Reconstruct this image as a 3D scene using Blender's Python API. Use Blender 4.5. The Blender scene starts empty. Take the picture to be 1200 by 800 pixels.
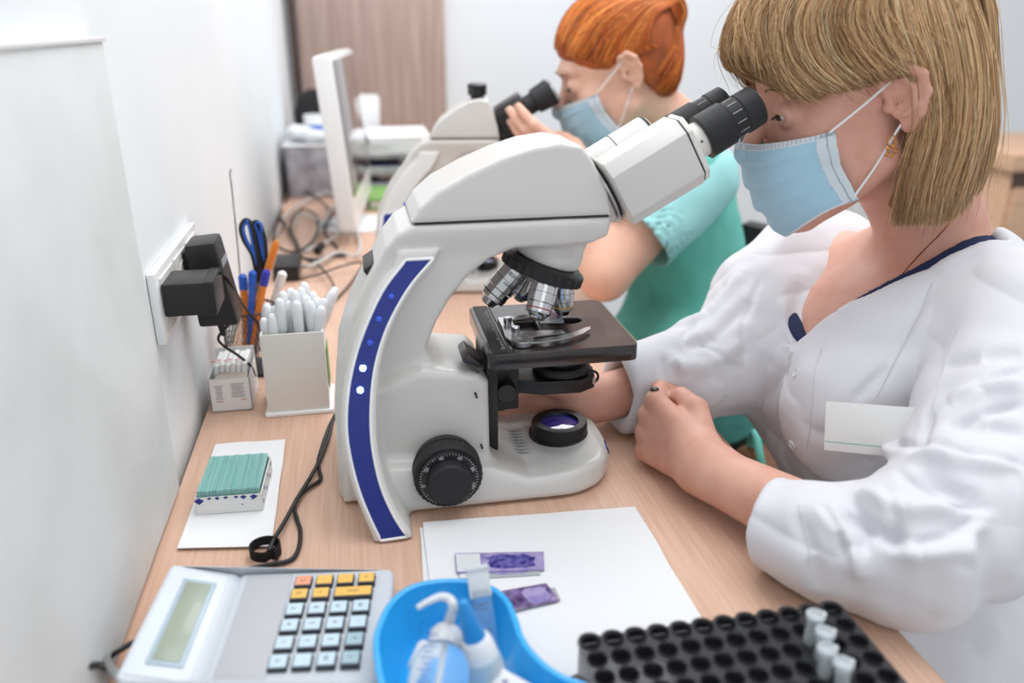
import bpy, bmesh, math, random
import numpy as np
from mathutils import Matrix, Vector
random.seed(7); RNG = np.random.default_rng(7)
SC = bpy.context.scene; COL = SC.collection

# ------------------------------------------------------------------ camera, world, lights, exposure
FPX = 950.0; VPX, VPY = 408.0, 27.0          # focal length in pixels; vanishing point of the desk's long edges
CAM = np.array([0.0, 0.0, 1.23])
_th = math.atan((400 - VPY) / FPX)
_ez = np.array([0, math.cos(_th), math.sin(_th)])
_ey = np.array([(VPX - 600) / FPX, (400 - VPY) / FPX, -1.0]); _ey -= _ez * _ey.dot(_ez); _ey /= np.linalg.norm(_ey)
_ex = np.cross(_ey, _ez)
RC = np.array([_ex, _ey, _ez])               # camera -> world
cam_d = bpy.data.cameras.new('camera'); cam = bpy.data.objects.new('camera', cam_d); COL.objects.link(cam)
cam_d.sensor_width = 36; cam_d.lens = FPX * 36 / 1200; cam_d.clip_start = .02; cam_d.clip_end = 50
cam_d.dof.use_dof = True; cam_d.dof.focus_distance = .90; cam_d.dof.aperture_fstop = 2.6
m = Matrix.Identity(4)
for i in range(3):
    for j in range(3): m[i][j] = RC[i][j]
    m[i][3] = CAM[i]
cam.matrix_world = m; SC.camera = cam

w = bpy.data.worlds.new('world'); SC.world = w; w.use_nodes = True
w.node_tree.nodes['Background'].inputs[0].default_value = (0.93, 0.965, 1.0, 1)
w.node_tree.nodes['Background'].inputs[1].default_value = 0.60
def area(name, loc, rot, sx, sy, power, col=(1, 1, 1)):
    d = bpy.data.lights.new(name, 'AREA'); d.shape = 'RECTANGLE'; d.size = sx; d.size_y = sy; d.energy = power; d.color = col
    o = bpy.data.objects.new(name, d); o.location = loc; o.rotation_euler = rot; COL.objects.link(o); return o
area('ceiling_light', (0.7, 1.1, 2.75), (0, 0, 0), 1.6, 1.6, 29, (.975, .985, 1.0))
area('ceiling_light', (0.9, 3.0, 2.75), (0, 0, 0), 1.4, 1.4, 32, (.975, .985, 1.0))
area('window_light', (-.3, -1.9, 2.0), (math.radians(68), 0, 0), 2.6, 1.6, 9, (.96, .98, 1.0))
SC.view_settings.view_transform = 'Standard'; SC.view_settings.look = 'None'
SC.view_settings.gamma = 1; SC.view_settings.use_curve_mapping = False; SC.view_settings.exposure = 0.27

# ------------------------------------------------------------------ ray helpers: a point of the photo carried onto a real plane
def ray(px, py): return RC @ np.array([(px - 600) / FPX, (400 - py) / FPX, -1.0])
def PZ(px, py, z=.75): d = ray(px, py); return CAM + d * (z - CAM[2]) / d[2]
def PY(px, py, y): d = ray(px, py); return CAM + d * (y - CAM[1]) / d[1]
def PX(px, py, x): d = ray(px, py); return CAM + d * (x - CAM[0]) / d[0]
def hit(px, py, f, t0=.3, t1=4, off=0.0):
    d = ray(px, py); d = d / np.linalg.norm(d); t = t0
    for _ in range(160):
        v = float(f((CAM + d * t)[None])[0]) - off
        if v < .0004: return CAM + d * t
        t += max(v * .8, .0004)
        if t > t1: return None
    return None
def grad(f, p, e=.002):
    g = np.array([float(f((p + np.eye(3)[i] * e)[None])[0] - f((p - np.eye(3)[i] * e)[None])[0]) for i in range(3)])
    return g / (np.linalg.norm(g) + 1e-9)

# ------------------------------------------------------------------ materials
def srgb(h):
    h = h.lstrip('#'); c = [int(h[i:i + 2], 16) / 255 for i in (0, 2, 4)]
    return tuple(x / 12.92 if x <= .04045 else ((x + .055) / 1.055) ** 2.4 for x in c)
def mat(name, col, rough=.5, metal=0, noise=None, bump=None, spec=.5, trans=0, ior=1.45, emit=0, sss=0, sss_r=None, alpha=1, coat=0, vcol=False, aniso_scale=None, sheen=0):
    m = bpy.data.materials.new(name); m.use_nodes = True; nt = m.node_tree; b = nt.nodes['Principled BSDF']
    c = srgb(col) if isinstance(col, str) else col
    b.inputs['Base Color'].default_value = (*c, 1); b.inputs['Roughness'].default_value = rough; b.inputs['Metallic'].default_value = metal
    b.inputs['Specular IOR Level'].default_value = spec; b.inputs['Transmission Weight'].default_value = trans; b.inputs['IOR'].default_value = ior
    b.inputs['Alpha'].default_value = alpha; b.inputs['Coat Weight'].default_value = coat; b.inputs['Sheen Weight'].default_value = sheen
    if emit: b.inputs['Emission Color'].default_value = (*c, 1); b.inputs['Emission Strength'].default_value = emit
    if sss:
        b.inputs['Subsurface Weight'].default_value = sss; b.inputs['Subsurface Scale'].default_value = .006
        b.inputs['Subsurface Radius'].default_value = sss_r or (1, .35, .2)
    tc = nt.nodes.new('ShaderNodeTexCoord'); mp = nt.nodes.new('ShaderNodeMapping'); nt.links.new(tc.outputs['Object'], mp.inputs[0])
    if aniso_scale: mp.inputs['Scale'].default_value = aniso_scale
    if vcol:
        a = nt.nodes.new('ShaderNodeVertexColor'); a.layer_name = 'tint'; nt.links.new(a.outputs['Color'], b.inputs['Base Color'])
    if noise:
        col2, sc, det = noise; n = nt.nodes.new('ShaderNodeTexNoise'); n.inputs['Scale'].default_value = sc; n.inputs['Detail'].default_value = det
        nt.links.new(mp.outputs[0], n.inputs['Vector'])
        r = nt.nodes.new('ShaderNodeValToRGB'); r.color_ramp.elements[0].position = .35; r.color_ramp.elements[1].position = .65
        r.color_ramp.elements[0].color = (*c, 1); r.color_ramp.elements[1].color = (*(srgb(col2) if isinstance(col2, str) else col2), 1)
        nt.links.new(n.outputs['Fac'], r.inputs[0]); nt.links.new(r.outputs[0], b.inputs['Base Color'])
    if bump:
        sc, st = bump[:2]; n = nt.nodes.new('ShaderNodeTexNoise'); n.inputs['Scale'].default_value = sc; n.inputs['Detail'].default_value = 4
        nt.links.new(mp.outputs[0], n.inputs['Vector']); bm_ = nt.nodes.new('ShaderNodeBump'); bm_.inputs['Strength'].default_value = st
        bm_.inputs['Distance'].default_value = bump[2] if len(bump) > 2 else .001
        nt.links.new(n.outputs['Fac'], bm_.inputs['Height']); nt.links.new(bm_.outputs[0], b.inputs['Normal'])
    return m
M = {}
M['wall'] = mat('wall_paint', '#e9ecee', .75, noise=('#e4e8ea', 3, 3), bump=(90, .15, .002))
M['board'] = mat('wall_board', '#dfe2e2', .6, noise=('#d3d6d5', 7, 7), bump=(25, .5, .003))
M['backwall'] = mat('back_wall_paint', '#dfe1e4', .8, bump=(60, .1, .002))
M['floor'] = mat('floor_vinyl', '#c9cbcc', .4, noise=('#bfc1c2', 5, 4))
M['wood'] = mat('beech_laminate', '#d9b59f', .42, noise=('#cda68e', 1, 6), aniso_scale=(260, 9, 260), bump=(1, .08, .0004))
M['wood_edge'] = mat('beech_edge', '#c99f7c', .45)
M['ash'] = mat('grey_ash_laminate', '#b9a198', .5, noise=('#a48c82', 1, 5), aniso_scale=(60, 60, 3))
M['pedestal'] = mat('drawer_wood', '#cfa98c', .5, noise=('#c29a7c', 1, 5), aniso_scale=(4, 60, 60))
M['dark_trim'] = mat('dark_trim', '#4c382e', .5)
M['white'] = mat('white_abs_plastic', '#d3d1cd', .34, bump=(500, .05, .0004), coat=.15)
M['white2'] = mat('cream_plastic', '#e0ddd7', .35)
M['gloss_white'] = mat('gloss_white_plastic', '#eeeeee', .25)
M['blue'] = mat('blue_panel', '#1a2c80', .42)
M['led'] = mat('led_on', '#bfe8ff', .3, emit=6)
M['led_off'] = mat('led_off', '#2c55d8', .12, coat=1)
M['black'] = mat('black_plastic', '#1d1c1d', .38, bump=(700, .08, .0004))
M['rubber'] = mat('black_rubber', '#202022', .6, bump=(900, .1, .0004))
M['stage'] = mat('stage_black_lacquer', '#1e1918', .3, noise=('#2b2321', 30, 4), coat=.6)
M['steel'] = mat('brushed_steel', '#b4b4b4', .3, 1, aniso_scale=(1, 1, 30), bump=(300, .1, .0003))
M['chrome'] = mat('chrome', '#c9c9ca', .16, 1)
M['darkgap'] = mat('dark_gap', '#3a3438', .7)
M['red'] = mat('red_ring', '#8e2327', .4); M['yellow'] = mat('yellow_ring', '#d8a72c', .4); M['cyan'] = mat('blue_ring', '#2d66ad', .4)
M['ink'] = mat('white_print', '#cfcfcf', .5); M['dkink'] = mat('dark_print', '#4a4a50', .6); M['redink'] = mat('red_print', '#c96a62', .6); M['greyink'] = mat('grey_print', '#8f8f94', .6)
M['glass'] = mat('glass', '#f2fafa', .03, trans=1, ior=1.5)
M['lens'] = mat('blue_lens', '#27309a', .08, coat=1)
M['skin'] = mat('skin_warm', '#dca996', .5, noise=('#d49c88', 35, 4), sss=.15, bump=(260, .12, .0006))
M['skin2'] = mat('skin_fair', '#ecbda6', .5, noise=('#e5b29b', 30, 4), sss=.2)
M['nail'] = mat('nail', '#e9c0b2', .25, coat=.5)
M['coat'] = mat('white_coat_cotton', '#d8d7dc', .82, bump=(900, .12, .0004), sheen=.15)
M['seam'] = mat('coat_seam', '#cdccd4', .85); M['navy'] = mat('navy_cotton', '#1e2a4e', .85)
M['denim'] = mat('navy_trousers', '#27406f', .85)
M['teal'] = mat('teal_scrub', '#74cbbb', .85, bump=(500, .1, .0005))
M['teal_light'] = mat('teal_scrub_light', '#a2dcdc', .85, bump=(500, .1, .0005))
M['mask'] = mat('mask_blue', '#a9cfe3', .85, bump=(1200, .2, .0003))
M['mask_edge'] = mat('mask_white', '#d3dde4', .85, bump=(1500, .3, .0003))
M['elastic'] = mat('white_elastic', '#f1f1f1', .8)
M['gold'] = mat('gold', '#c78d55', .25, 1)
M['hair'] = mat('blonde_hair', '#b08a60', .45, vcol=True); M['hairbase'] = mat('hair_base', '#9c7448', .7, noise=('#664828', 40, 5))
M['redhair'] = mat('copper_hair', '#c4602a', .45, vcol=True); M['redbase'] = mat('copper_base', '#b2592a', .7, noise=('#8a4a28', 30, 3))
M['eye'] = mat('eye_white', '#e8e2de', .2); M['iris'] = mat('iris', '#3c2c22', .2); M['lash'] = mat('lash', '#241a16', .7); M['brow'] = mat('brow', '#6e4a34', .8)
M['paper'] = mat('white_paper', '#e4e4e6', .85, bump=(14, .35, .004)); M['paper2'] = mat('tissue', '#e3e3e5', .9, bump=(22, .4, .003))
M['carton'] = mat('carton', '#e4e4e2', .7); M['cartonin'] = mat('carton_inner', '#b8ada3', .8)
M['silver'] = mat('silver_plastic', '#c8cdd4', .38, .0); M['silver2'] = mat('silver_panel', '#b6b8bc', .42); M['silver_light'] = mat('pale_silver', '#d6dce4', .35); M['calcgrey'] = mat('calculator_grey', '#a7acb4', .4)
M['lcd'] = mat('lcd', '#969f90', .3, coat=.15); M['lcdframe'] = mat('lcd_frame', '#a8bac6', .3)
M['key'] = mat('key_blue_grey', '#c5d9e6', .35); M['keyd'] = mat('key_slate', '#a3bcc4', .35); M['keyo'] = mat('key_orange', '#f0bd60', .4); M['keyr'] = mat('key_salmon', '#ee9f7c', .4); M['keybase'] = mat('key_body_dark', '#3b4048', .5)  # keybase: dark key bodies under the lighter caps
M['dish'] = mat('blue_dish', '#2fa8ec', .25, coat=.3)
M['frost'] = mat('frosted_plastic', '#eceff1', .35, trans=.2, ior=1.3); M['clear'] = mat('clear_plastic', '#eef6fa', .08, trans=.9, ior=1.25)
M['bottle'] = mat('translucent_bottle', '#e6efec', .3, trans=.5, ior=1.2); M['bluecap'] = mat('blue_cap', '#2f93d9', .35)
M['tube_frost'] = mat('frosted_tube', '#e6ecef', .3, trans=.5, ior=1.2); M['rack'] = mat('rack_black', '#242428', .33, coat=.2)
M['teal_glass'] = mat('teal_glass', '#a9d6d0', .12, trans=.15, ior=1.4, noise=('#7dbdb6', 1, 2), aniso_scale=(700, 3, 3))
M['purple'] = mat('stain_violet', '#b3a7cb', .12, noise=('#8d80b8', 60, 4), coat=.6); M['purple2'] = mat('stain_deep', '#2f2c74', .15, noise=('#7469b0', 160, 5), coat=.5)
M['plum'] = mat('stain_plum', '#3a2050', .15, noise=('#8a76a4', 70, 6), coat=.5); M['slideglass'] = mat('slide_glass', '#d9dee2', .06, trans=.5, ior=1.3)
M['velcro'] = mat('velcro', '#1c1a1a', .95, bump=(900, .9, .001)); M['cable'] = mat('black_cable', '#1b1a1b', .45); M['cablegrey'] = mat('grey_cable', '#c4c2c0', .5)
M['pipette'] = mat('pipette_plastic', '#f3f6f8', .2, trans=.12, ior=1.25)
M['orange'] = mat('orange_plastic', '#e8862c', .35); M['penblue'] = mat('pen_blue', '#2a5fc0', .3); M['penblue2'] = mat('pen_violet_blue', '#3c3fb4', .3)
M['mesh'] = mat('mesh_metal', '#4a4a50', .4, .6); M['green'] = mat('green_binding', '#7fa85e', .6)
M['bin'] = mat('cloudy_plastic_bin', '#b9b6bd', .35, noise=('#8b8791', 18, 3)); M['mid_blue'] = mat('mid_blue_plastic', '#2d62b8', .5)
M['screen'] = mat('screen_brown_reflection', '#6e625d', .12, coat=.6); M['green_line'] = mat('teal_line', '#6fb3a6', .5); M['bag'] = mat('bronze_leather', '#7d5136', .3, .3); M['emblem'] = mat('emblem_blue', '#2a2f78', .3)  # screen: brownish reflection painted into its base colour

# ------------------------------------------------------------------ object helpers
def link(o, parent=None, label=None, cat=None, group=None, kind=None):
    COL.objects.link(o)
    if parent is not None: o.parent = parent
    return tag(o, label, cat, group, kind)
def tag(o, label=None, cat=None, group=None, kind=None):
    if label: o['label'] = label
    if cat: o['category'] = cat
    if group: o['group'] = group
    if kind: o['kind'] = kind
    return o
def thing(name, loc=(0, 0, 0), label=None, cat=None, rz=0, group=None, kind=None):
    o = bpy.data.objects.new(name, None); o.location = loc; o.rotation_euler = (0, 0, rz); o.empty_display_size = .05
    link(o, None, label, cat, group, kind); ROOTOFF[o.name] = tuple(loc); return o
ROOTOFF = {}
def org(parent):      # where a parent's local origin stands while its parts are being built
    return np.array(ROOTOFF.get(parent.name, (0, 0, 0)), float) if parent is not None else np.zeros(3)
class MB:
    def __init__(s): s.v = []; s.f = []
    def add(s, V, F):
        n = len(s.v); s.v += [tuple(map(float, p)) for p in V]; s.f += [tuple(n + int(i) for i in f) for f in F]; return s
    def box(s, c, size, R=None):
        c = np.array(c, float); h = np.array(size, float) / 2
        P = np.array([[x, y, z] for x in (-1, 1) for y in (-1, 1) for z in (-1, 1)]) * h
        if R is not None: P = P @ np.array(R).T
        return s.add(P + c, [(0, 1, 3, 2), (4, 6, 7, 5), (0, 4, 5, 1), (2, 3, 7, 6), (0, 2, 6, 4), (1, 5, 7, 3)])
    def hexa(s, bot, top):
        n = len(bot)
        return s.add(list(bot) + list(top), [tuple(range(n - 1, -1, -1)), tuple(range(n, 2 * n))] + [(i, (i + 1) % n, n + (i + 1) % n, n + i) for i in range(n)])
    def lathe(s, p0, ax, prof, seg=24, caps=True, rib=None):
        """prof: list of (distance along ax, radius)"""
        p0 = np.array(p0, float); ax = np.array(ax, float); ax /= np.linalg.norm(ax)
        u = np.cross(ax, [0, 0, 1] if abs(ax[2]) < .9 else [1, 0, 0]); u /= np.linalg.norm(u); v = np.cross(ax, u)
        V = []; F = []
        for a, r in prof:
            for k in range(seg):
                t = 2 * math.pi * k / seg; rr = r * (1 - (rib if rib and k % 2 else 0))
                V.append(p0 + ax * a + rr * (u * math.cos(t) + v * math.sin(t)))
        for i in range(len(prof) - 1):
            for k in range(seg): F.append((i * seg + k, i * seg + (k + 1) % seg, (i + 1) * seg + (k + 1) % seg, (i + 1) * seg + k))
        if caps: F.append(tuple(range(seg - 1, -1, -1))); F.append(tuple((len(prof) - 1) * seg + k for k in range(seg)))
        return s.add(V, F)
    def cyl(s, a, b, r0, r1=None, seg=20):
        a = np.array(a, float); b = np.array(b, float); L = np.linalg.norm(b - a)
        return s.lathe(a, b - a, [(0, r0), (L, r0 if r1 is None else r1)], seg)
    def tube(s, pts, r, seg=8, sub=6, closed=False):
        P = smooth(pts, sub, closed) if sub > 1 else np.array(pts, float); n = len(P)
        R = np.interp(np.linspace(0, 1, n), np.linspace(0, 1, len(r)), r) if hasattr(r, '__len__') else [r] * n
        T = np.gradient(P, axis=0); T /= np.linalg.norm(T, axis=1)[:, None] + 1e-12
        u = np.cross(T[0], [0, 0, 1] if abs(T[0][2]) < .9 else [1, 0, 0]); V = []; F = []
        for i in range(n):
            u = u - T[i] * u.dot(T[i]); u /= np.linalg.norm(u) + 1e-12; v = np.cross(T[i], u)
            for k in range(seg): t = 2 * math.pi * k / seg; V.append(P[i] + R[i] * (u * math.cos(t) + v * math.sin(t)))
        for i in range(n - 1):
            for k in range(seg): F.append((i * seg + k, i * seg + (k + 1) % seg, (i + 1) * seg + (k + 1) % seg, (i + 1) * seg + k))
        F.append(tuple(range(seg - 1, -1, -1))); F.append(tuple((n - 1) * seg + k for k in range(seg)))
        return s.add(V, F)
    def grid(s, P, thick=0, closed_u=False):
        """P: (nu,nv,3) sheet, thickened along its normals"""
        P = np.array(P, float); nu, nv = P.shape[:2]; du = np.gradient(P, axis=0); dv = np.gradient(P, axis=1)
        N = np.cross(du, dv); N /= np.linalg.norm(N, axis=2)[..., None] + 1e-12
        V = list(P.reshape(-1, 3)); F = []; o = nu * nv
        for i in range(nu - 1):
            for j in range(nv - 1): a = i * nv + j; F.append((a, a + nv, a + nv + 1, a + 1))
        if thick:
            V += list((P - N * thick).reshape(-1, 3)); F += [tuple(o + x for x in f[::-1]) for f in list(F)]
            bd = [i * nv for i in range(nu)] + [(nu - 1) * nv + j for j in range(1, nv)] + [i * nv + nv - 1 for i in range(nu - 2, -1, -1)] + list(range(nv - 2, 0, -1))
            for a, b in zip(bd, bd[1:] + bd[:1]): F.append((a, b, o + b, o + a))
        return s.add(V, F)
    def build(s, name, mt, parent=None, bevel=0, angle=35, seg=2, **tags):
        me = bpy.data.meshes.new(name); V = np.array(s.v) - org(parent)
        me.from_pydata([tuple(p) for p in V], [], s.f); me.update()
        return finish(me, name, mt, parent, bevel, angle, seg, **tags)
def finish(me, name, mt, parent=None, bevel=0, angle=35, seg=2, label=None, cat=None, group=None, kind=None):
    bm = bmesh.new(); bm.from_mesh(me); bmesh.ops.recalc_face_normals(bm, faces=bm.faces)
    if bevel:
        es = [e for e in bm.edges if len(e.link_faces) == 2 and e.calc_face_angle(0) > math.radians(30)]
        bmesh.ops.bevel(bm, geom=es, offset=bevel, segments=seg, profile=.6, affect='EDGES', clamp_overlap=True)
    bm.to_mesh(me); bm.free(); me.shade_smooth(); me.set_sharp_from_angle(angle=math.radians(angle))
    me.materials.append(M[mt] if isinstance(mt, str) else mt)
    o = bpy.data.objects.new(name, me); link(o, parent, label, cat, group, kind)
    ROOTOFF[o.name] = tuple(org(parent)); return o
def smooth(pts, sub=6, closed=False):
    P = np.array(pts, float); n = len(P); out = []
    if n < 3: return P
    rng = range(n if closed else n - 1)
    for i in rng:
        p0, p1, p2, p3 = (P[(i - 1) % n] if closed or i > 0 else 2 * P[0] - P[1]), P[i], P[(i + 1) % n], (P[(i + 2) % n] if closed or i < n - 2 else 2 * P[-1] - P[-2])
        for k in range(sub):
            t = k / sub; out.append(.5 * ((2 * p1) + (-p0 + p2) * t + (2 * p0 - 5 * p1 + 4 * p2 - p3) * t * t + (-p0 + 3 * p1 - 3 * p2 + p3) * t ** 3))
    if not closed: out.append(P[-1])
    return np.array(out)
def plate(name, outlines, z0, z1, mt, parent=None, bev=0.0, xf=None, **tags):
    """flat shape with holes, outlines in x,y; extruded from z0 to z1"""
    cu = bpy.data.curves.new('t', 'CURVE'); cu.dimensions = '2D'; cu.fill_mode = 'BOTH'; cu.extrude = max((z1 - z0) / 2 - bev, 1e-5); cu.bevel_depth = bev; cu.bevel_resolution = 1
    for ol in outlines:
        sp = cu.splines.new('POLY'); sp.points.add(len(ol) - 1); sp.use_cyclic_u = True
        for p, q in zip(sp.points, ol): p.co = (q[0], q[1], 0, 1)
    t = bpy.data.objects.new('t', cu); COL.objects.link(t)
    dg = bpy.context.evaluated_depsgraph_get(); me = bpy.data.meshes.new_from_object(t.evaluated_get(dg)); bpy.data.objects.remove(t); bpy.data.curves.remove(cu)
    V = np.zeros(len(me.vertices) * 3); me.vertices.foreach_get('co', V); V = V.reshape(-1, 3); V[:, 2] += (z0 + z1) / 2
    if xf is not None: V = xf(V)
    V = V - org(parent)
    me.vertices.foreach_set('co', V.ravel()); me.materials.clear(); me.name = name
    return finish(me, name, mt, parent, 0, 40, **tags)
def circ(cx, cy, r, n=24, ry=None): return [(cx + r * math.cos(2 * math.pi * k / n), cy + (ry or r) * math.sin(2 * math.pi * k / n)) for k in range(n)]
def rrect(x0, y0, x1, y1, r, n=5):
    out = []
    for cx, cy, a in ((x1 - r, y1 - r, 0), (x0 + r, y1 - r, 90), (x0 + r, y0 + r, 180), (x1 - r, y0 + r, 270)):
        for k in range(n + 1): t = math.radians(a + 90 * k / n); out.append((cx + r * math.cos(t), cy + r * math.sin(t)))
    return out
def text(name, s, size, mt, parent, Mx, ext=.0001, label=None):
    cu = bpy.data.curves.new('t', 'FONT'); cu.body = s; cu.size = size; cu.extrude = ext; cu.align_x = 'CENTER'; cu.align_y = 'CENTER'
    t = bpy.data.objects.new('t', cu); COL.objects.link(t); dg = bpy.context.evaluated_depsgraph_get(); me = bpy.data.meshes.new_from_object(t.evaluated_get(dg))
    bpy.data.objects.remove(t); me.transform(Mx); me.materials.clear()
    me.transform(Matrix.Translation(Vector(-org(parent)))); me.materials.append(M[mt]); o = bpy.data.objects.new(name, me); return link(o, parent, label)
def frameM(o, x, y, z):
    Mx = Matrix.Identity(4)
    for i in range(3): Mx[i][0] = x[i]; Mx[i][1] = y[i]; Mx[i][2] = z[i]; Mx[i][3] = o[i]
    return Mx
def unit(v): v = np.array(v, float); return v / (np.linalg.norm(v) + 1e-12)

# ------------------------------------------------------------------ signed distance modelling (surface nets)
def smin(a, b, k):
    h = np.clip(.5 + .5 * (b - a) / k, 0, 1); return b * (1 - h) + a * h - k * h * (1 - h)
def smax(a, b, k): return -smin(-a, -b, k)
def cone(P, a, b, ra, rb=None):
    a = np.array(a, float); b = np.array(b, float); rb = ra if rb is None else rb; ab = b - a; L = ab.dot(ab)
    t = np.clip(((P - a) @ ab) / L, 0, 1); return np.linalg.norm(P - a - t[:, None] * ab, axis=1) - (ra + (rb - ra) * t)
def chain(P, pts, rs, k=.01):
    d = None
    for i in range(len(pts) - 1):
        c = cone(P, pts[i], pts[i + 1], rs[i], rs[i + 1]); d = c if d is None else smin(d, c, k)
    return d
def ell(P, c, r, R=None):
    Q = P - np.array(c); r = np.array(r, float)
    if R is not None: Q = Q @ np.array(R).T
    k0 = np.linalg.norm(Q / r, axis=1); k1 = np.linalg.norm(Q / (r * r), axis=1); return np.where(k0 < 1e-6, -r.min(), k0 * (k0 - 1) / (k1 + 1e-9))
def sph(P, c, r): return np.linalg.norm(P - np.array(c), axis=1) - r
def bx(P, c, h, r=0, R=None):
    Q = P - np.array(c)
    if R is not None: Q = Q @ np.array(R).T
    q = np.abs(Q) - (np.array(h) - r); return np.linalg.norm(np.maximum(q, 0), axis=1) + np.minimum(q.max(axis=1), 0) - r
def poly2(X, Z, poly):
    V = np.array(poly, float); d = np.full(len(X), 1e9); s = np.zeros(len(X), bool); n = len(V)
    for i in range(n):
        a = V[i]; b = V[i - 1]; ex, ez = b - a; wx = X - a[0]; wz = Z - a[1]
        t = np.clip((wx * ex + wz * ez) / (ex * ex + ez * ez + 1e-12), 0, 1); d = np.minimum(d, (wx - ex * t) ** 2 + (wz - ez * t) ** 2)
        c = ((a[1] > Z) != (b[1] > Z)); xi = a[0] + (Z - a[1]) * (b[0] - a[0]) / (b[1] - a[1] + 1e-15); s ^= c & (X < xi)
    d = np.sqrt(d); return np.where(s, -d, d)
def smoothstep(x, a, b): t = np.clip((x - a) / (b - a), 0, 1); return t * t * (3 - 2 * t)
def sdf_mesh(f, lo, hi, h):
    lo = np.array(lo, float); hi = np.array(hi, float); B = 12
    nb = np.ceil((hi - lo) / h / B).astype(int); n = nb * B
    G = np.empty(n, np.float32)
    bi = np.stack(np.meshgrid(*[np.arange(k) for k in nb], indexing='ij'), -1).reshape(-1, 3)
    bc = lo + (bi * B + (B - 1) / 2) * h; dc = f(bc); lim = B * h * .87 * 1.35 + h * 2
    off = np.stack(np.meshgrid(*[np.arange(B)] * 3, indexing='ij'), -1).reshape(-1, 3)
    act = np.abs(dc) < lim
    Gb = np.repeat(dc[:, None].astype(np.float32), B ** 3, axis=1); ids = np.nonzero(act)[0]
    for c in range(0, len(ids), 120):
        ii = ids[c:c + 120]; P = (lo + (bi[ii][:, None, :] * B + off[None]) * h).reshape(-1, 3); Gb[ii] = f(P).reshape(len(ii), -1)
    G = Gb.reshape(nb[0], nb[1], nb[2], B, B, B).transpose(0, 3, 1, 4, 2, 5).reshape(n)
    return nets(G, lo, h)
def nets(G, lo, h):
    S = G < 0; nx, ny, nz = G.shape
    cnt = sum(S[i:nx - 1 + i, j:ny - 1 + j, k:nz - 1 + k].astype(np.int8) for i in (0, 1) for j in (0, 1) for k in (0, 1))
    I = np.argwhere((cnt > 0) & (cnt < 8)); idx = np.full((nx - 1, ny - 1, nz - 1), -1, np.int64); idx[tuple(I.T)] = np.arange(len(I))
    acc = np.zeros((len(I), 3)); num = np.zeros(len(I)); cs = [(i, j, k) for i in (0, 1) for j in (0, 1) for k in (0, 1)]
    for a in cs:
        for ax in range(3):
            if a[ax]: continue
            b = list(a); b[ax] = 1; A = I + a; Bq = I + b; ga = G[tuple(A.T)].astype(float); gb = G[tuple(Bq.T)].astype(float); m = (ga < 0) != (gb < 0)
            t = np.where(m, ga / np.where(m, ga - gb, 1), 0); p = np.array(a)[None] + (t[:, None] * np.eye(3)[ax]); acc[m] += p[m]; num[m] += 1
    V = lo + (I + acc / num[:, None]) * h; F = []
    for ax in range(3):
        u, v = [(1, 2), (2, 0), (0, 1)][ax]; sl0 = [slice(None)] * 3; sl1 = [slice(None)] * 3; sl0[ax] = slice(0, -1); sl1[ax] = slice(1, None)
        a = S[tuple(sl0)]; b = S[tuple(sl1)]; E = np.argwhere(a != b); E = E[(E[:, u] > 0) & (E[:, v] > 0) & (E[:, u] < G.shape[u] - 1) & (E[:, v] < G.shape[v] - 1)]
        fl = a[tuple(E.T)]; eu = np.eye(3, dtype=int)[u]; ev = np.eye(3, dtype=int)[v]
        q = np.stack([idx[tuple((E - eu - ev).T)], idx[tuple((E - ev).T)], idx[tuple(E.T)], idx[tuple((E - eu).T)]], 1); q[~fl] = q[~fl][:, ::-1]; F.append(q)
    return V, np.concatenate(F)
def mesh_np(name, V, F, mt, parent=None, disp=None, keep=None, **tags):
    """V world coordinates; disp(V,N)->offset along normal"""
    me = bpy.data.meshes.new(name)
    def fill(V):
        me.clear_geometry(); me.vertices.add(len(V)); me.vertices.foreach_set('co', V.astype(np.float32).ravel()); k = F.shape[1]
        me.loops.add(F.size); me.loops.foreach_set('vertex_index', F.astype(np.int32).ravel()); me.polygons.add(len(F))
        me.polygons.foreach_set('loop_start', np.arange(0, F.size, k, dtype=np.int32)); me.update(calc_edges=True)
    V = np.array(V, float)
    off = org(parent)
    if disp is not None:
        fill(V); N = np.zeros(len(V) * 3); me.vertex_normals.foreach_get('vector', N); N = N.reshape(-1, 3); V = V + N * disp(V)[:, None]
    fill(V - off); me.shade_smooth(); me.materials.append(M[mt]); o = bpy.data.objects.new(name, me); link(o, parent, **{k: v for k, v in tags.items()})
    ROOTOFF[o.name] = tuple(off); return o
def join(parts):
    Vs = []; Fs = []; n = 0
    for V, F in parts: Vs.append(V); Fs.append(F + n); n += len(V)
    return np.concatenate(Vs), np.concatenate(Fs)
def vnoise(P, seed=0):
    r = np.random.default_rng(seed); T = r.random((32, 32, 32)); I = np.floor(P).astype(int); f = P - I; f = f * f * (3 - 2 * f); out = 0
    for i in (0, 1):
        for j in (0, 1):
            for k in (0, 1):
                wt = (f[:, 0] if i else 1 - f[:, 0]) * (f[:, 1] if j else 1 - f[:, 1]) * (f[:, 2] if k else 1 - f[:, 2])
                out = out + wt * T[(I[:, 0] + i) & 31, (I[:, 1] + j) & 31, (I[:, 2] + k) & 31]
    return out * 2 - 1
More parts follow.
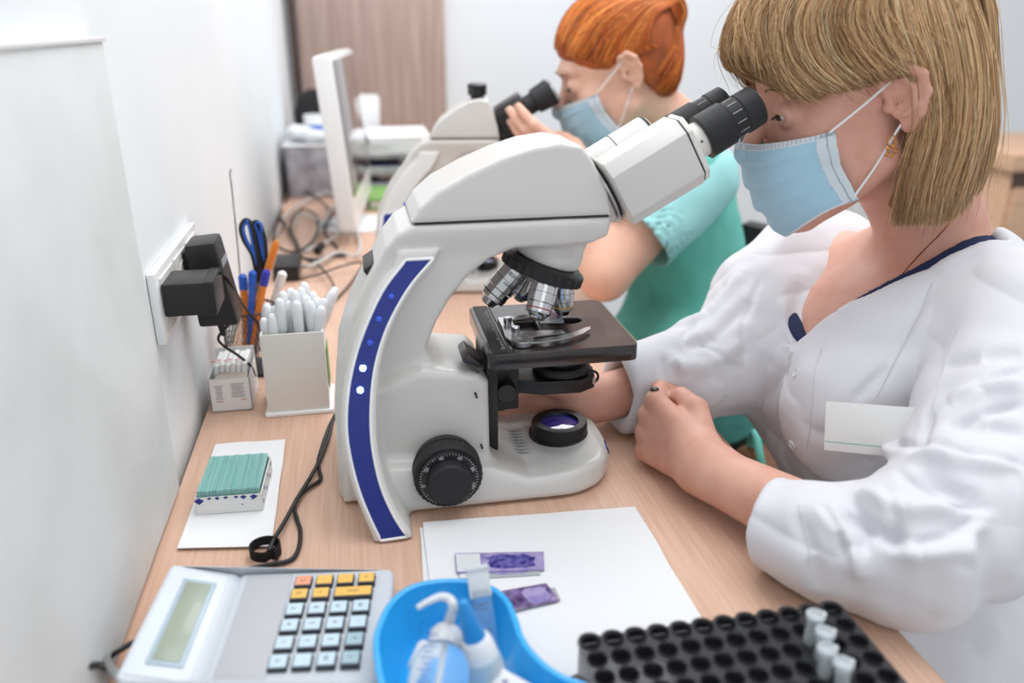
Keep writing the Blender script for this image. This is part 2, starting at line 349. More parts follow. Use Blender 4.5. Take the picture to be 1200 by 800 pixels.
def strands(name, lines, rad, cols, mt, parent, seg=3):
    """lines: (n,k,3) world; thin tapered tubes with a tint per strand"""
    L = np.array(lines); n, k, _ = L.shape; T = np.gradient(L, axis=1); T /= np.linalg.norm(T, axis=2)[..., None] + 1e-12
    u = np.cross(T, np.array([.3, .9, .2])); u /= np.linalg.norm(u, axis=2)[..., None] + 1e-9; v = np.cross(T, u)
    tp = np.interp(np.linspace(0, 1, k), [0, .1, .7, 1], [.7, 1, .9, .15])[None, :, None] * (rad if np.isscalar(rad) else np.array(rad)[:, None, None])
    V = np.stack([L + tp * (u * math.cos(a) + v * math.sin(a)) for a in [2 * math.pi * i / seg for i in range(seg)]], 2).reshape(-1, 3)
    base = (np.arange(n)[:, None, None] * k + np.arange(k - 1)[None, :, None]) * seg; s = np.arange(seg)[None, None]
    F = np.stack([base + s, base + (s + 1) % seg, base + seg + (s + 1) % seg, base + seg + s], -1).reshape(-1, 4)
    o = mesh_np(name, V, F, mt, parent)
    a = o.data.color_attributes.new('tint', 'FLOAT_COLOR', 'POINT'); C = np.repeat(np.concatenate([np.array(cols), np.ones((n, 1))], 1), k * seg, 0); a.data.foreach_set('color', C.ravel().astype(np.float32))
    return o

# ================================================================== SETTING
WX = -.228
def struct(name, mb, mt, bevel=0, label=None):
    return mb.build(name, mt, None, bevel, label=label, kind='structure')
struct('floor', MB().box((1.2, 1.6, -.02), (4.4, 5.4, .04)), 'floor')
struct('wall_left', MB().box((WX - .05, 1.6, 1.3), (.1, 5.4, 2.6)), 'wall')
struct('wall_back', MB().box((1.4, 3.33, 1.3), (3.9, .1, 2.6)), 'backwall')
t = thing('wall_panel', (WX, .62, 1.0), 'rough off-white board fixed to the wall at the left edge, beside the calculator', 'panel')
MB().box((WX + .0065, .32, .985), (.011, 1.008, .459)).build('board', 'board', t, .0015)
MB().box((WX + .0075, .32, 1.2165), (.014, 1.008, .004)).build('edge_strip', 'gloss_white', t, .001)
# door in the back wall
d = thing('door_1', (.08, 3.26, 0)); tag(d, kind='structure')
MB().box((.086, 3.262, 1.1), (.535, .03, 2.2)).build('door_leaf', 'ash', d, .002)
MB().box((-.2, 3.257, 1.1), (.018, .04, 2.2)).build('door_frame', 'dark_trim', d, .001)

# ------------------------------------------------------------------ desk
DX0, DX1 = -.219, .423
def desk(y0, y1, label, legs):
    t = thing('desk', ((DX0 + DX1) / 2, (y0 + y1) / 2, 0), label, 'desk', group='desks along the left wall')
    top = MB().box(((DX0 + DX1) / 2, (y0 + y1) / 2, .7365), (DX1 - DX0, y1 - y0, .027)).build('desk_top', 'wood', t, .0008)
    MB().box((DX1 + .0007, (y0 + y1) / 2, .7365), (.0014, y1 - y0, .0265)).build('edge_band', 'wood_edge', top)
    for y in legs: MB().box((.09, y, .361), (.56, .025, .722)).build('leg_panel', 'wood', t, .001)
    MB().box((-.10, (y0 + y1) / 2, .52), (.018, y1 - y0 - .1, .36)).build('modesty_panel', 'wood', t, .001)
desk(.30, 1.0855, 'near beech-laminate desk carrying the foreground microscope and the calculator', (.33, 1.06))
desk(1.0865, 3.1, 'further beech-laminate desk carrying the second microscope and the monitor', (1.12, 3.06))

# ================================================================== MICROSCOPES (built in their own axes: x towards the user, z up from the desk)
CAP = [(-.053, .298), (-.044, .313), (-.025, .329), (.004, .344), (.037, .358), (.067, .367), (.096, .371), (.118, .367), (.130, .352), (.145, .322), (.151, .298)]
ARM = [(-.054, .296), (-.066, .289), (-.079, .274), (-.099, .241), (-.120, .202), (-.134, .161), (-.141, .103), (-.142, .042), (-.142, .002), (-.03, .002), (-.03, .13), (-.043, .165), (-.032, .192), (-.017, .217), (.002, .24), (.024, .257), (.05, .267), (.13, .268), (.148, .276), (.151, .296)]
HUMP = [(-.14, .002), (.02, .002), (.02, .128), (.010, .139), (-.05, .147), (-.13, .12)]
BASE = [(-.10, .0015), (.160, .0015), (.168, .008), (.168, .018), (.162, .027), (.15, .031), (.06, .025), (.018, .040), (-.1, .05)]
SI = [(-.033, .264), (-.059, .238), (-.082, .204), (-.096, .170), (-.103, .135), (-.105, .097), (-.100, .058), (-.090, .028), (-.077, .004)]   # inner edge of the stripe
SO = [(-.060, .264), (-.085, .236), (-.107, .197), (-.120, .163), (-.127, .129), (-.128, .097), (-.122, .058), (-.113, .028), (-.103, .003)]
def flh(z): return np.interp(z, [0, .03, .06, .10, .135, .17, .20, .235, .265, .3], [.144, .133, .124, .112, .101, .089, .079, .066, .0555, .046])
def poly_off(I, O, m, zt, zb):
    """the flange outline: stripe edges moved out by m"""
    I = smooth(I, 4); O = smooth(O, 4); n = len(I); C = (I + O) / 2
    Ii = C + (I - C) * (1 + m / .0125); Oo = C + (O - C) * (1 + m / .0125); Ii[0, 1] += zt; Oo[0, 1] += zt; Ii[-1, 1] = Oo[-1, 1] = .001
    return [tuple(p) for p in Oo] + [tuple(p) for p in Ii[::-1]]
FLANGE = poly_off(SI, SO, .006, .008, 0)
NC = np.array([.093, 0, .239]); NA = np.array([-.342, 0, -.94])
def mic_body(P):
    X, Y, Z = P.T; Y = np.abs(Y)
    def ex(poly, hw, r, k=.004):
        d2 = poly2(X, Z, poly) + r; dy = Y - hw + r
        return np.minimum(np.maximum(d2, dy), 0) + np.sqrt(np.maximum(d2, 0) ** 2 + np.maximum(dy, 0) ** 2) - r
    a = ex(ARM, .047 + .004 * smoothstep(Z, .26, .29), .006)
    b = ex(HUMP, .070 - .008 * Z / .14, .008)
    s = ex(BASE, .104 - .02 * Z / .05 - .022 * smoothstep(X, .09, .17), .007)
    tip = bx(np.stack([X, Y, Z], 1), (.02, 0, .02), (.14, .2, .2)); ca = np.linalg.norm(np.stack([np.maximum(X - .098, 0), Y * .70], 1), axis=1) - .0705
    s = smax(s, ca, .01)
    d = smin(b, s, .012); d = smin(d, a, .014)
    fl = smax(poly2(X, Z, FLANGE), Y - flh(Z), .004) * .9; d = smin(d, fl, .005)
    n = cone(P, (.098, 0, .275), tuple(NC + np.array([.005, 0, .012])), .046, .036) ; n = smax(n, (P - NC) @ NA + .001, .003); d = smin(d, n, .008)
    return d
def mic_cap(P):
    X, Y, Z = P.T; Y = np.abs(Y); r = .004; hw = .050 - .005 * smoothstep(Z, .30, .385)
    d2 = poly2(X, Z, CAP) + r; dy = Y - hw + r
    return np.minimum(np.maximum(d2, dy), 0) + np.sqrt(np.maximum(d2, 0) ** 2 + np.maximum(dy, 0) ** 2) - r
BV, BF = sdf_mesh(mic_body, (-.16, -.16, -.006), (.18, .16, .31), .0022)
CV, CF = sdf_mesh(mic_cap, (-.07, -.07, .29), (.17, .07, .40), .0022)
def arc_pts(c, ax, r, n, a0=0, a1=360):
    ax = unit(ax); u = unit(np.cross(ax, [0, 1, 0] if abs(ax[1]) < .9 else [1, 0, 0])); v = np.cross(ax, u)
    return [np.array(c) + r * (u * math.cos(math.radians(a0 + (a1 - a0) * k / n)) + v * math.sin(math.radians(a0 + (a1 - a0) * k / n))) for k in range(n + 1)]
def microscope(label, near=True):
    t = thing('microscope', (0, 0, 0), label, 'microscope')
    body = mesh_np('body', BV, BF, 'white', t)
    mesh_np('head_housing', CV, CF, 'white', t)
    MB().box((.049, 0, .2968), (.196, .094, .0022)).build('seam', 'darkgap', t)
    for sg in (-1, 1):
        I = smooth(SI, 6); O = smooth(SO, 6); P = []
        for k in range(len(I)):
            row = []
            for j in range(5):
                f = j / 4; x, z = I[k] * (1 - f) + O[k] * f; row.append((x, sg * (float(flh(z)) + .0006), z))
            P.append(row)
        st = MB().grid(P, .0018 * sg).build('side_stripe', 'blue', t, label='dark blue curved side stripe')
        rim = [(x, sg * (float(flh(z)) - .0002), z) for x, z in list(I) + list(O[::-1])]
        MB().tube(rim + [rim[0]], .0017, 6, 1).build('stripe_rim', 'gloss_white', t)
        for z, on in ((.231, 0), (.211, 0), (.190, 0), (.167, 1), (.147, 1)):
            xc = np.interp(z, [q[1] for q in SI][::-1], [(a[0] + b[0]) / 2 for a, b in zip(SI, SO)][::-1])
            p = np.array((xc, sg * (float(flh(z)) + .0008), z)); MB().lathe(p, (0, sg, 0), [(-.001, .0032), (.0006, .003), (.0014, .002), (.0018, .0006)], 16).build('indicator_light', 'led' if on else 'led_off', st, label='lit pale blue light' if on else 'unlit blue light')
    MB().box((-.089, 0, .2405), (.016, .056, .026), [(.85, 0, -.52), (0, 1, 0), (.52, 0, .85)]).build('rear_bracket', 'black', t, .002)
    # focus rail and gauge bracket
    MB().box((.0265, -.002, .094), (.013, .078, .128)).build('rail', 'black', t, .0015)
    for y in (-.022, .022): MB().box((.037, y, .117), (.012, .012, .08)).build('guide', 'black', t, .001)
    MB().box((.049, .0, .112), (.022, .046, .074)).build('carriage', 'black', t, .003)
    MB().box((.004, -.040, .150), (.024, .044, .010), [(.72, 0, .69), (0, 1, 0), (-.69, 0, .72)]).build('rail_cover', 'stage', t, .002)
    for x, z in ((.005, .118), (.010, .058)): MB().cyl((x, -.0745, z), (x, -.060, z), .0013, seg=10).build('screw_hole', 'darkgap', t)
    # stage with hole
    hole = [(.113 + .019 * math.cos(a) + (0.004 if math.cos(a) > 0 else 0), .012 * math.sin(a) - .003) for a in np.linspace(0, 2 * math.pi, 28, endpoint=False)]
    slot = [(.058, -.030), (.083, -.030), (.083, .006), (.058, .006)]
    sg_ = plate('stage', [rrect(.017, -.087, .173, .062, .008), hole, slot], .1525, .1700, 'stage', t, .0012)
    MB().box((.029, -.012, .1704), (.016, .148, .0008)).build('scale_strip', 'rubber', sg_, .0002)
    mk = MB()
    for i in range(22): mk.box((.033 + (.0008 if i % 5 else 0), -.075 + i * .0055, .17095), (.003 if i % 5 else .005, .0006, .0002))
    mk.build('scale_marks', 'ink', sg_)
    MB().box((.0395, -.012, .1703), (.0012, .147, .0008)).build('groove', 'darkgap', sg_)
    # slide holder
    hz = .1712
    ho = plate('slide_holder', [[(.042, .012), (.086, .016), (.086, .010), (.056, .004), (.055, -.034), (.080, -.037), (.103, -.040), (.104, -.048), (.068, -.052), (.062, -.058), (.055, -.064), (.044, -.062), (.040, -.048), (.042, -.02)]], hz, hz + .0022, 'steel', t, .0005)
    arm = [(.055, -.066), (.075, -.0665), (.095, -.062), (.115, -.053), (.128, -.043), (.134, -.041), (.132, -.048), (.120, -.060), (.100, -.070), (.075, -.0755), (.05, -.075)]
    plate('spring_arm', [arm], hz + .0025, hz + .0045, 'steel', ho, .0004)
    MB().lathe((.055, -.066, hz), (0, 0, 1), [(0, .0115), (.005, .0115), (.0056, .0105)], 28).build('pivot', 'steel', ho)
    for p in ((.049, -.012), (.052, -.042)): MB().lathe((*p, hz), (0, 0, 1), [(0, .0042), (.004, .0042), (.0045, .0046), (.010, .0046), (.0105, .004)], 24, rib=.06).build('thumb_screw', 'chrome', ho)
    # condenser and its carrier
    cx = .113
    MB().lathe((cx, 0, .153), (0, 0, -1), [(0, .024), (.013, .024), (.0135, .0255), (.030, .0255), (.031, .022), (.036, .022)], 36).build('condenser', 'black', t)
    MB().lathe((cx, 0, .120), (0, 0, -1), [(0, .031), (.003, .033), (.008, .033), (.009, .031)], 36).build('condenser_ring', 'rubber', t)
    ca = plate('condenser_arm', [[(.05, -.017), (.085, -.031), (.128, -.033), (.146, -.022), (.150, 0), (.146, .022), (.128, .033), (.085, .031), (.05, .017)], circ(cx, 0, .024)], .094, .110, 'black', t, .001)
    MB().tube(arc_pts((.144, -.018, .105), (0, 1, .15), .0085, 20), .0016, 6, 1).build('swing_ring', 'black', ca)
    MB().cyl((.144, -.024, .103), (.144, -.014, .103), .0045, seg=14).build('clamp_screw', 'steel', ca)
    MB().lathe((.043, -.022, .103), (0, -1, 0), [(0, .011), (.004, .012), (.016, .012), (.018, .0105)], 40, rib=.05).build('condenser_knob', 'black', t)
    # lamp collector
    co = MB().lathe((cx, 0, .025), (0, 0, 1), [(-.006, .036), (.004, .036), (.006, .0335), (.018, .0325), (.0195, .031), (.0195, .0225), (.0150, .0215)], 48).build('lamp_collector', 'black', t, angle=25)
    MB().lathe((cx, 0, .0402), (0, 0, 1), [(0, .0225), (.0005, .0222), (.0022, .014), (.0028, .003)], 40).build('lamp_lens', 'lens', co)
    for k in range(8):
        x = .046 + k * .0; y = -.030 + k * .0075
        MB().box((.058, y - .006, .0262), (.030, .0014, .0016), [(.993, 0, .1), (0, 1, 0), (-.1, 0, .993)]).build('vent_slot', 'greyink', t)
    q = np.array([.19, -.046, .040]); v = unit((-1, .35, -.55))
    for _ in range(60): q = q + v * float(mic_body(q[None])[0])
    n = grad(mic_body, q); xa = unit(np.cross([0, 0, 1], n)); ya = np.cross(n, xa); em = MB().box(q, (.019, .009, .0012), np.array([xa, ya, n]).T).build('emblem', 'emblem', t, .0004, label='small dark blue emblem')
    MB().lathe(q + n * .0005, n, [(0, .0026), (.0004, .0026)], 16).box(q + xa * .0055 + n * .0006, (.005, .0012, .0004), np.array([xa, ya, n]).T).build('emblem_mark', 'ink', em)
    # focus knobs on both sides
    for sg in (-1, 1):
        c = np.array((-.030, sg * .078, .045)); ax = (0, sg, 0)
        MB().lathe(c, ax, [(-.004, .033), (.006, .035), (.0075, .036), (.010, .036)], 64).build('coarse_knob_base', 'rubber', t)
        k = MB().lathe(c, ax, [(.010, .034), (.011, .036), (.026, .036), (.028, .034)], 72, rib=.022).build('coarse_knob', 'rubber', t, angle=20)
        dl = MB().lathe(c, ax, [(.028, .0315), (.032, .0305), (.0325, .024)], 48).build('fine_dial', 'black', t, angle=25)
        MB().lathe(c, ax, [(.032, .023), (.043, .0225), (.045, .021), (.045, .0005)], 48).build('fine_knob', 'rubber', t, angle=25)
        mk = MB(); yf = c[1] + sg * .0324
        for i in range(50):
            a = math.radians(-150 + 300 * i / 49) + math.pi / 2; L = .0018 if i % 5 else .003
            u = np.array((math.cos(a), 0, math.sin(a))); v = np.cross(u, [0, 1, 0]); mk.box(c * [1, 0, 1] + [0, yf, 0] + u * (.0303 - L / 2), (L, .0004, .0003), np.array([u, [0, 1, 0], v]).T)
        mk.build('dial_marks', 'ink', dl)
        for i, s in enumerate(('0', '20', '40', '60', '80', '100')):
            a = math.radians(190 - i * 42); u = np.array((math.cos(a) * (-sg if sg > 0 else 1), 0, math.sin(a)))
            xx = np.array((-sg, 0, 0)); n = np.array((0, sg, 0)); up = u; right = np.cross(up, n); p = c * [1, 0, 1] + [0, yf + sg * .0002, 0] + u * .0263
            text('dial_number', s, .0052, 'ink', dl, frameM(p, right, up, n))
    # nosepiece
    MB().lathe(NC, NA, [(-.001, .040), (.002, .0445), (.004, .0445)], 60).build('nosepiece_collar', 'black', t)
    MB().lathe(NC, NA, [(.003, .0435), (.004, .0462), (.0135, .0462), (.0145, .044)], 56, rib=.035).build('nosepiece_ring', 'rubber', t, angle=20)
    MB().lathe(NC, NA, [(.013, .037), (.020, .030), (.023, .018)], 40).build('turret', 'steel', t)
    r0 = np.array([.94, 0, -.342])
    for az, rad, L, ring, body in ((0, .0130, .044, 'yellow', None), (90, .0148, .047, 'red', None), (180, .0158, .057, 'black', '100X/1.25'), (270, .0145, .052, 'cyan', None)):
        a = math.radians(az); rr = r0 * math.cos(a) + np.array([0, -1, 0]) * math.sin(a); dr = unit(NA * math.cos(math.radians(21.5)) + rr * math.sin(math.radians(21.5)))
        p = NC + NA * .010 + rr * .0245
        ob = MB().lathe(p, dr, [(0, rad * .8), (.006, rad * .8), (.0065, rad), (L * .62, rad), (L * .64, rad * .93), (L * .86, rad * .93), (L * .88, rad * .8), (L * .95, rad * .62), (L, rad * .55)], 36).build('objective', 'chrome', t, angle=25)
        MB().lathe(p + dr * L * .76, dr, [(0, rad * .95), (.0012, rad * .95)], 36).build('magnification_ring', ring, ob, label={'yellow': 'thin yellow ring', 'red': 'thin dark red ring', 'black': 'thin black ring', 'cyan': 'thin blue ring'}[ring])
        MB().lathe(p + dr * L * .40, dr, [(0, rad * 1.004), (.0005, rad * 1.004)], 36, False).build('engraved_ring', 'dkink', ob)
        MB().lathe(p + dr * L * .97, dr, [(0, rad * .4), (L * .05, rad * .4)], 20).build('front_lens', 'black', ob)
        if body:
            n = np.array([0, -1, 0.]); right = unit(np.cross(dr, n)) ; right = right if right[0] > 0 else -right; up = np.cross(n, right)
            text('engraving', body, .0058, 'dkink', ob, frameM(p + dr * L * .26 + n * (rad + .0003), right, up, n)); text('engraving', '160/0.17', .0042, 'dkink', ob, frameM(p + dr * L * .46 + n * (rad + .0003), right, up, n))
    return t
c30, s30 = math.cos(math.radians(29.5)), math.sin(math.radians(29.5))
UA = np.array([c30, 0, s30]); WA = np.array([-s30, 0, c30]); HO = np.array([.152, 0, .316])
def hp(u, y, w_): return HO + UA * u + WA * w_ + np.array([0, y, 0])
def eyetube(t, u0, u1, y, metal_ring=True, r=.0185):
    MB().lathe(hp(u0, y, 0), UA, [(0, r), (u1 - u0, r)], 36).build('eyepiece_tube', 'white2', t)
    e = MB().lathe(hp(u1 - .003, y, 0), UA, [(0, r * 1.1), (.001, r * 1.27), (.029, r * 1.24), (.031, r * 1.12), (.045, r * 1.1), (.046, r * 1.16), (.064, r * 1.12), (.066, r * .95), (.060, r * .7)], 48).build('eyepiece', 'rubber', t, angle=25)
    MB().lathe(hp(u1 - .0035, y, 0), UA, [(0, r * 1.2), (.0012, r * 1.285)], 48).build('eyepiece_collar', 'black', e)
    mk = MB()
    for k in range(12):
        a = 2 * math.pi * k / 12; n = WA * math.cos(a) + np.array([0, 1, 0]) * math.sin(a); v = np.cross(UA, n); mk.box(hp(u1 + .035, y, 0) + n * r * 1.11, (.010, .0005, .0003), np.array([UA, v, n]).T)
    mk.build('dioptre_marks', 'ink', e)
def octprism(u0, u1, yc, hy, hw, ch, lean=0):
    pts = [(-hy, -hw + ch), (-hy + ch, -hw), (hy - ch, -hw), (hy, -hw + ch), (hy, hw - ch), (hy - ch, hw), (-hy + ch, hw), (-hy, hw - ch)]
    return MB().hexa([hp(u0 + lean * b, yc + a, b) for a, b in pts], [hp(u1, yc + a, b) for a, b in pts])

mic = microscope('white microscope with dark blue side stripe in the foreground, one objective over a stained slide')
MB().lathe(hp(-.030, 0, 0), UA, [(0, .030), (.024, .038), (.026, .038)], 48).build('head_mount', 'white', mic)
MB().lathe(hp(-.004, 0, 0), UA, [(0, .0385), (.002, .041), (.0045, .041), (.0050, .0385)], 56).build('swivel_ring', 'steel', mic)
MB().lathe(hp(.0005, 0, 0), UA, [(0, .037), (.004, .037)], 48).build('swivel_gap', 'darkgap', mic)
bh = octprism(.004, .089, -.034, .030, .036, .013).build('prism_housing', 'white', mic, .0025)
octprism(.0885, .0905, -.034, .0285, .0345, .0125).build('housing_gap', 'darkgap', bh)
octprism(.0905, .0960, -.034, .0285, .0345, .0125).build('end_plate', 'white2', bh, .001)
fh = MB().lathe(hp(.004, .034, .002), UA, [(0, .033), (.076, .033), (.078, .031)], 40).build('prism_housing', 'white', mic)
MB().lathe(hp(.0775, .034, .002), UA, [(0, .0332), (.003, .0332)], 40).build('end_ring', 'black', fh)
MB().lathe(hp(.038, .034, .002), UA, [(0, .0333), (.0008, .0333)], 40).build('housing_seam', 'darkgap', fh)
eyetube(mic, .094, .113, -.032); eyetube(mic, .075, .108, .032, r=.0165)
MB().cyl(hp(.103, -.051, .003), hp(.103, -.0495, .003), .0013, seg=8).build('set_screw', 'dkink', mic)
mic.location = (.10, .83, .7503)
sl = thing('microscope_slide', (.21, .80, .922), 'thin stained glass slide clamped on the stage of the foreground microscope', 'slide')
MB().box((.2, .833, .9246), (.026, .044, .0010), [(1, .12, 0), (-.12, 1, 0), (0, 0, 1)]).build('glass', 'slideglass', sl)
MB().box((.203, .832, .9253), (.012, .018, .0003), [(1, .12, 0), (-.12, 1, 0), (0, 0, 1)]).build('stain', 'plum', sl)

# second microscope, further along the desk
m2 = microscope('second white microscope with black binocular head, used by the red-haired woman')
MB().lathe(hp(-.030, 0, 0), UA, [(0, .030), (.028, .038)], 40).build('head_mount', 'black', m2)
octprism(.000, .064, 0, .050, .036, .012).build('prism_housing', 'black', m2, .004)
for sg in (-1, 1):
    MB().lathe(hp(.062, sg * .032, .006), UA, [(0, .016), (.020, .016), (.021, .021), (.058, .024), (.060, .020)], 32).build('eyepiece', 'rubber', m2)
    MB().lathe(hp(.1215, sg * .032, .006), UA, [(0, .0205), (.005, .0205), (.005, .012)], 32).build('eyecup_rim', 'steel', m2)
MB().lathe((.088, 0, .362), (0, 0, 1), [(0, .018), (.010, .020), (.014, .0275), (.032, .0285), (.034, .025)], 36).build('camera_port', 'black', m2, label='round black capped camera port')
def m2warp(x): return np.interp(x, [-.342, -.142, -.053, .151, .351], [-.325, -.125, -.008, .128, .328])
for o in m2.children_recursive:      # this model has a wider arm and a shorter head than the first
    n = len(o.data.vertices); V = np.zeros(n * 3); o.data.vertices.foreach_get('co', V); V = V.reshape(-1, 3); V[:, 0] = m2warp(V[:, 0])
    if o.name.startswith('side_stripe') or o.name.startswith('stripe_rim'):
        V[:, 2] = V[:, 2] * .62; x0 = m2warp(np.interp(V[:, 2], [a[1] for a in SI][::-1], [(a[0] + b[0]) / 2 for a, b in zip(SI, SO)][::-1])); xo = m2warp(np.interp(V[:, 2] / .62, [a[1] for a in SI][::-1], [(a[0] + b[0]) / 2 for a, b in zip(SI, SO)][::-1]))
        V[:, 0] += x0 - xo; V[:, 1] = np.sign(V[:, 1]) * (np.abs(V[:, 1]) + flh(V[:, 2]) - flh(V[:, 2] / .62) + .001)
    if o.name.startswith('indicator_light'): V[:, 2] -= .03; V[:, 1] += np.sign(V[:, 1]) * .016
    o.data.vertices.foreach_set('co', V.ravel()); o.data.update()
m2.location = (.145, 1.56, .7503); m2.rotation_euler = (0, 0, math.radians(-8)); m2.scale = (.95, .95, .95)

# ================================================================== PEOPLE
def hframe(pitch, yaw):
    p, y = math.radians(pitch), math.radians(yaw)
    f = np.array([-math.cos(p) * math.cos(y), -math.cos(p) * math.sin(y), -math.sin(p)]); l = unit(np.cross([0, 0, 1], f)); return np.array([f, l, np.cross(f, l)])
class Head:
    """local axes: x forward, y to the person's left, z up; origin between the ear canals"""
    def __init__(s, o, pitch, yaw, S): s.o = np.array(o, float); s.R = hframe(pitch, yaw); s.S = S
    def l(s, P): return (P - s.o) @ s.R.T / s.S
    def w(s, P): return s.o + (np.array(P, float) * s.S) @ s.R
    def d(s, v): return np.array(v, float) @ s.R
    def sdf(s, P): return head_sdf(s.l(P)) * s.S
def head_sdf(P):
    Q = P.copy(); sg = np.sign(Q[:, 1]); Q[:, 1] = np.abs(Q[:, 1])
    d = ell(Q, (-.012, 0, .045), (.098, .074, .088))
    d = smin(d, ell(Q, (.030, 0, -.015), (.064, .060, .088)), .02)
    d = smin(d, cone(Q, (.005, .050, -.045), (.068, .012, -.098), .022, .019), .02)
    d = smin(d, sph(Q, (.080, 0, -.099), .018), .014)
    d = smin(d, sph(Q, (.060, .042, -.022), .021), .022)
    d = smin(d, cone(Q, (.088, 0, .038), (.078, .034, .036), .011, .010), .014)
    d = smax(d, -sph(Q, (.108, .031, .010), .0175), .012)
    d = smin(d, cone(Q, (.092, 0, .014), (.116, 0, -.025), .0065, .0095), .010)
    d = smin(d, sph(Q, (.106, .011, -.030), .0078), .007)
    d = smax(d, -sph(Q, (.112, .0075, -.040), .0042), .003)
    d = smin(d, ell(Q, (.094, 0, -.058), (.011, .022, .006)), .008); d = smin(d, ell(Q, (.091, 0, -.069), (.011, .019, .0065)), .006)
    # eyelids with an opening
    lid = sph(Q, (.080, .031, .010), .0150); op = ell(Q, (.096, .032, .0085), (.012, .0120, .0028)); lid = smax(lid, -op, .002); d = smin(d, lid, .004)
    # ear
    E = Q - np.array([-.006, .070, .004]); th = math.radians(-14); ex = E[:, 0] * math.cos(th) + E[:, 2] * math.sin(th); ez = -E[:, 0] * math.sin(th) + E[:, 2] * math.cos(th)
    EE = np.stack([ex, E[:, 1] - .004 + ex * .45, ez], 1)
    pts = [(.006, .002, .010), (.013, .004, .022), (.004, .007, .033), (-.010, .009, .033), (-.018, .010, .021), (-.018, .009, .004), (-.011, .006, -.013), (-.001, .003, -.023)]
    e = chain(EE, pts, [.003, .0036, .004, .0042, .0042, .004, .0042, .006], .003)
    e = smin(e, ell(EE, (-.004, .002, .005), (.015, .0035, .026)), .004)
    e = smin(e, chain(EE, [(-.004, .006, .026), (-.010, .008, .012), (-.008, .007, -.004), (.000, .006, -.010)], [.0025, .003, .003, .003], .003), .003)
    e = smax(e, -ell(EE, (.001, .009, .002), (.0065, .008, .010)), .003)
    e = smin(e, sph(EE, (.010, .003, .000), .0045), .004)
    return smin(d, e, .004)
def eyes(h, parent, open_=True):
    for sg in (1, -1):
        c = h.w((.0795, sg * .031, .010)); e = MB().lathe(c - h.R[0] * .0135 * h.S, h.R[0], [(.0135 * h.S * (1 - math.cos(a)), max(.0135 * h.S * math.sin(a), .0002)) for a in np.linspace(0, math.pi, 14)], 20).build('eyeball', 'eye', parent, angle=80)
        g = unit(h.R[0] - .25 * h.R[2]); MB().lathe(c + g * .0118 * h.S, g, [(0, .0064 * h.S), (.0016 * h.S, .0045 * h.S), (.0022 * h.S, .001 * h.S)], 18).build('iris', 'iris', e)
        ls = []
        for a in np.linspace(-1, 1, 16):
            p = np.array((.0945 - .004 * a * a, sg * (.032 + a * .0125), .0125 - .0035 * a * a)); ls.append([h.w(p - [.002, 0, .002]), h.w(p + [.001, sg * a * .002, -.0035]), h.w(p + [.0028, sg * a * .004, -.0050])])
        L = MB(); [L.tube(q, .00028, 3, 2) for q in ls]; L.build('eyelashes', 'lash', parent)
        br = MB()
        for a in np.linspace(-1, 1, 40): p = np.array((.0985 - .006 * (a + .3) ** 2, sg * (.032 + a * .018), .036 - .004 * a * a)); br.tube([h.w(p), h.w(p + [.001, sg * .006, .0015])], .0006, 3, 1)
        br.build('eyebrow', 'brow', parent)
